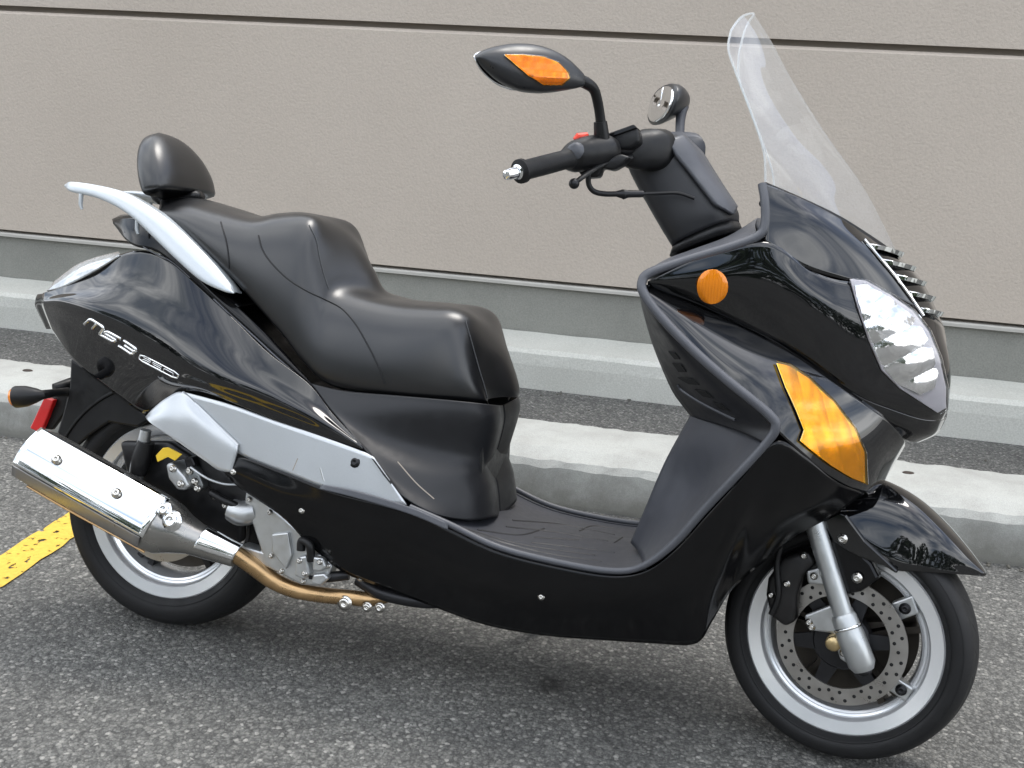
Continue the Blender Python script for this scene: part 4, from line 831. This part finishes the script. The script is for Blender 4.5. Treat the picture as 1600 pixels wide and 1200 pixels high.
def shell(name, t0, t1, r0, r1, a0, a1, M, parent, base=None, th=.0025):
    bm = bmesh.new(); rows = []
    for i in range(25):
        f = i/24; r = r0+(r1-r0)*f; c = (A0+ax*(t0+(t1-t0)*f)) if base is None else base[0].lerp(base[1], f)
        am = (a0+a1)/2; rows.append([c+(nr*math.cos(a)+uv*math.sin(a))*(r*(.74+.26*math.cos((a1-a0)/2)/math.cos(a-am)*1.12 if base is None else 1)) for a in [a0+(a1-a0)*k/20 for k in range(21)]])
    grid_into(bm, rows); o = obj(name, bm, M, parent); s = o.modifiers.new('t', 'SOLIDIFY'); s.thickness = th; return o
hs = shell('heat_shield', -.006, Lm+.012, .068, .069, -.12, 1.35, chrome, muf)
shell('shield_edge', -.006, Lm+.004, .066, .066, -.62, -.2, noisy(mat('shield_shade_steel', (.34, .33, .32), .3, .9), 12, .2, .08), muf)  # darker steel strip, the shade of the shield's lower face put in the colour
shell('heat_shield', 0, 0, .040, .029, -.1, 1.4, chrome, muf, (Q(318, 846, -.190), Q(374, 868, -.176)))
for t in (.075, .225): c = A0+ax*t+nr*.056+uv*.041; bolt('bolt', c, nr*.8+uv*.6, .008, boltm, muf, .006)
c = Q(270, 814, -.262); bolt('clamp_bolt', c, (0, -1, .25), .016, chrome, muf, .014); bolt('clamp_bolt', Q(258, 796, -.255), (0, -1, .3), .012, chrome, muf, .01)
bm = bmesh.new(); tube_into(bm, [A0-ax*.012, A0-ax*.024], [.026, .022], 20); obj('tail_pipe', bm, darkmetal, muf)
tube('seam_bead', [A0+ax*.02-uv*.058+nr*.028, A0+ax*(Lm*.5)-uv*.0585+nr*.028, A0+ax*(Lm+.01)-uv*.056+nr*.028], .0025, bronze, muf, 8)
tube('exhaust_pipe', QQ([(366, 864, -.178), (395, 884, -.165), (425, 906, -.15), (460, 922, -.142), (505, 930, -.14), (550, 934, -.135), (580, 936, -.12), (620, 925, -.08)]), [.019, .0185, .018, .017, .0165, .016, .016, .016], bronze, SC, 14, 50)

# --- rear fender, lamp, reflector
bm = bmesh.new(); rows = []
for j in range(11):
    y = -.085+.17*j/10; dr = -.030*(abs(y)/.085)**4; rows.append([tfR(Vector(((.318+dr)*math.cos(a), y, (.318+dr)*math.sin(a)))) for a in [math.radians(62+k*4.4) for k in range(22)]])
grid_into(bm, rows); rfd = obj('rear_fender', bm, blackpl, SC); rfd.modifiers.new('t', 'SOLIDIFY').thickness = .004
prism('fender_bracket', [(110, 560), (150, 586), (200, 625), (235, 655), (215, 668), (170, 660), (140, 680), (112, 705), (84, 690), (98, 645), (108, 605)], -.080, -.068, blackpl, SC, .005)
prism('rear_reflector', [(69, 620), (84, 625), (63, 677), (46, 669)], -.075, -.060, redm, SC, .003, Q, False, 3)['label'] = 'red oblong rear reflector'
prism('reflector_bracket', [(76, 622), (110, 612), (104, 640), (80, 672), (68, 670)], -.060, -.045, blackpl, SC, .003)
a, b = Q(17, 621, -.17), Q(66, 617, -.155); n_ = (b-a)
rts = tube('rear_turn_signal', [a+n_*.14, a+n_*.2, a+n_*.5, a+n_*.8, b, Q(84, 614, -.12), Q(106, 612, -.06)], [.0235, .0245, .023, .0165, .0105, .009, .010], blackpl, SC, 18)
tube('signal_lens', [a, a+n_*.03, a+n_*.14], [.010, .018, .0232], ambero, rts, 18)
tube('lamp_bracket', QQ([(112, 600, -.03), (100, 603, -.05), (84, 606, -.07)]), [.016, .014, .01], blackpl, SC, 10)

# --- engine, swing arm, rear brake
eng = prism('engine_case', [(384, 768), (396, 770), (430, 798), (476, 838), (482, 862), (505, 868), (520, 885), (512, 900), (496, 916), (470, 914), (448, 902), (420, 888), (372, 866), (374, 852), (408, 862), (392, 812), (380, 796)], -.160, -.120, alloy, SC, .004)
prism('case_web', [(424, 835), (450, 832), (456, 868), (446, 890), (424, 862)], -.170, -.158, alloy, eng, .003)
prism('case_cover', [(462, 872), (478, 868), (484, 898), (474, 906), (460, 900)], -.178, -.158, alloy, eng, .004)
prism('case_cover', [(488, 870), (504, 872), (510, 886), (500, 894), (488, 892)], -.176, -.158, alloy, eng, .004)
tube('hose', QQ([(398, 798, -.14), (378, 802, -.15), (362, 796, -.15)]), [.026, .027, .024], alloy, eng, 14, 10)
for u, v, y in ((422, 800, -.161), (424, 868, -.161), (468, 876, -.179), (500, 878, -.177), (476, 896, -.179), (440, 892, -.161), (474, 908, -.161), (499, 904, -.161), (512, 884, -.161), (390, 780, -.161)): bolt('bolt', Q(u, v, y), (0, -1, .1), .0045, boltm, eng)
prism('drain_boss', [(488, 898), (506, 896), (514, 904), (500, 916), (486, 912)], -.172, -.150, alloy, eng, .004)
tube('breather_hose', QQ([(330, 770, -.16), (350, 782, -.165), (372, 792, -.16), (400, 815, -.13)]), .008, blackpl, SC, 10, 20)
tube('wire_loom', QQ([(470, 860, -.17), (472, 845, -.17), (484, 852, -.175), (486, 876, -.17)]), .009, blackpl, SC, 10, 20)
tube('coolant_pipe', QQ([(486, 900, -.15), (510, 902, -.15), (545, 898, -.14)]), .011, darkmetal, SC, 10, 12)
blk = noisy(mat('engine_black', (.016, .016, .017), .4, .3), 40, .4, .1)
prism('swing_arm', [(185, 690), (262, 690), (345, 745), (380, 775), (376, 850), (330, 842), (280, 800), (200, 760)], -.115, -.085, blk, SC, .01, Q, True, 3)
prism('air_box', [(300, 700), (352, 735), (400, 775), (395, 800), (360, 806), (345, 780), (320, 760)], -.150, -.10, blk, SC, .01, Q, True, 3)
rc = prism('rear_caliper', [(258, 726), (268, 722), (288, 744), (296, 760), (288, 767), (276, 766), (262, 748)], -.185, -.13, alloy, SC, .006, Q, True, 3)
prism('caliper_half', [(282, 735), (300, 728), (312, 742), (318, 762), (304, 770), (292, 752)], -.170, -.13, noisy(mat('caliper_grey', (.22, .23, .23), .35, .8), 50, .3, .1), rc, .006, Q, True, 3)
prism('caution_tag', [(254, 700), (262, 699), (284, 710), (273, 720), (262, 714), (246, 722), (243, 712)], -.190, -.186, yellowm, rc, .001)
for u, v, y in ((296, 736, -.172), (304, 752, -.172), (308, 763, -.172), (336, 776, -.152), (352, 790, -.152), (270, 732, -.187), (282, 756, -.187)): bolt('bolt', Q(u, v, y), (0, -1, .15), .006, boltm, rc)
prism('caliper_bracket', [(286, 716), (300, 714), (306, 728), (292, 736)], -.165, -.12, darkmetal, rc, .004)
tube('brake_line', QQ([(298, 730, -.185), (315, 742, -.185), (330, 750, -.18), (350, 756, -.17), (370, 757, -.16)]), .003, alloy, rc, 8, 20)
tube('shock_absorber', QQ([(228, 672, -.14), (222, 700, -.14), (214, 735, -.14), (212, 770, -.135)]), [.012, .014, .016, .012], alloy, SC, 12, 16)
tube('shock_boot', QQ([(229, 690, -.14), (222, 715, -.14), (216, 740, -.14)]), [.018, .021, .018], blackpl, SC, 14, 10)
bm = bmesh.new(); revolve_into(bm, [(.085, -.075), (.110, -.075), (.110, -.070), (.085, -.070)], 64, tfR, True); obj('brake_disc', bm, steel, rw, False)
# underside bits in the shade: stand, side-stand lug, pipes
tube('stand', QQ([(560, 905, -.12), (600, 928, -.13), (660, 940, -.13), (705, 938, -.12)]), .014, darkmetal, SC, 10, 20)
for u, v, r in ((539, 942, .012), (574, 948, .008), (594, 949, .008), (565, 900, .009)): bolt('bolt', Q(u, v, -.15), (0, -1, 0), r, boltm, SC, .008)
ss = Q(800, 900, .12); tube('side_stand', [ss, ss+Vector((.03, .10, -.10)), Vector((ss.x+.06, .265, .055))], [.014, .012, .012], darkmetal, SC, 10)
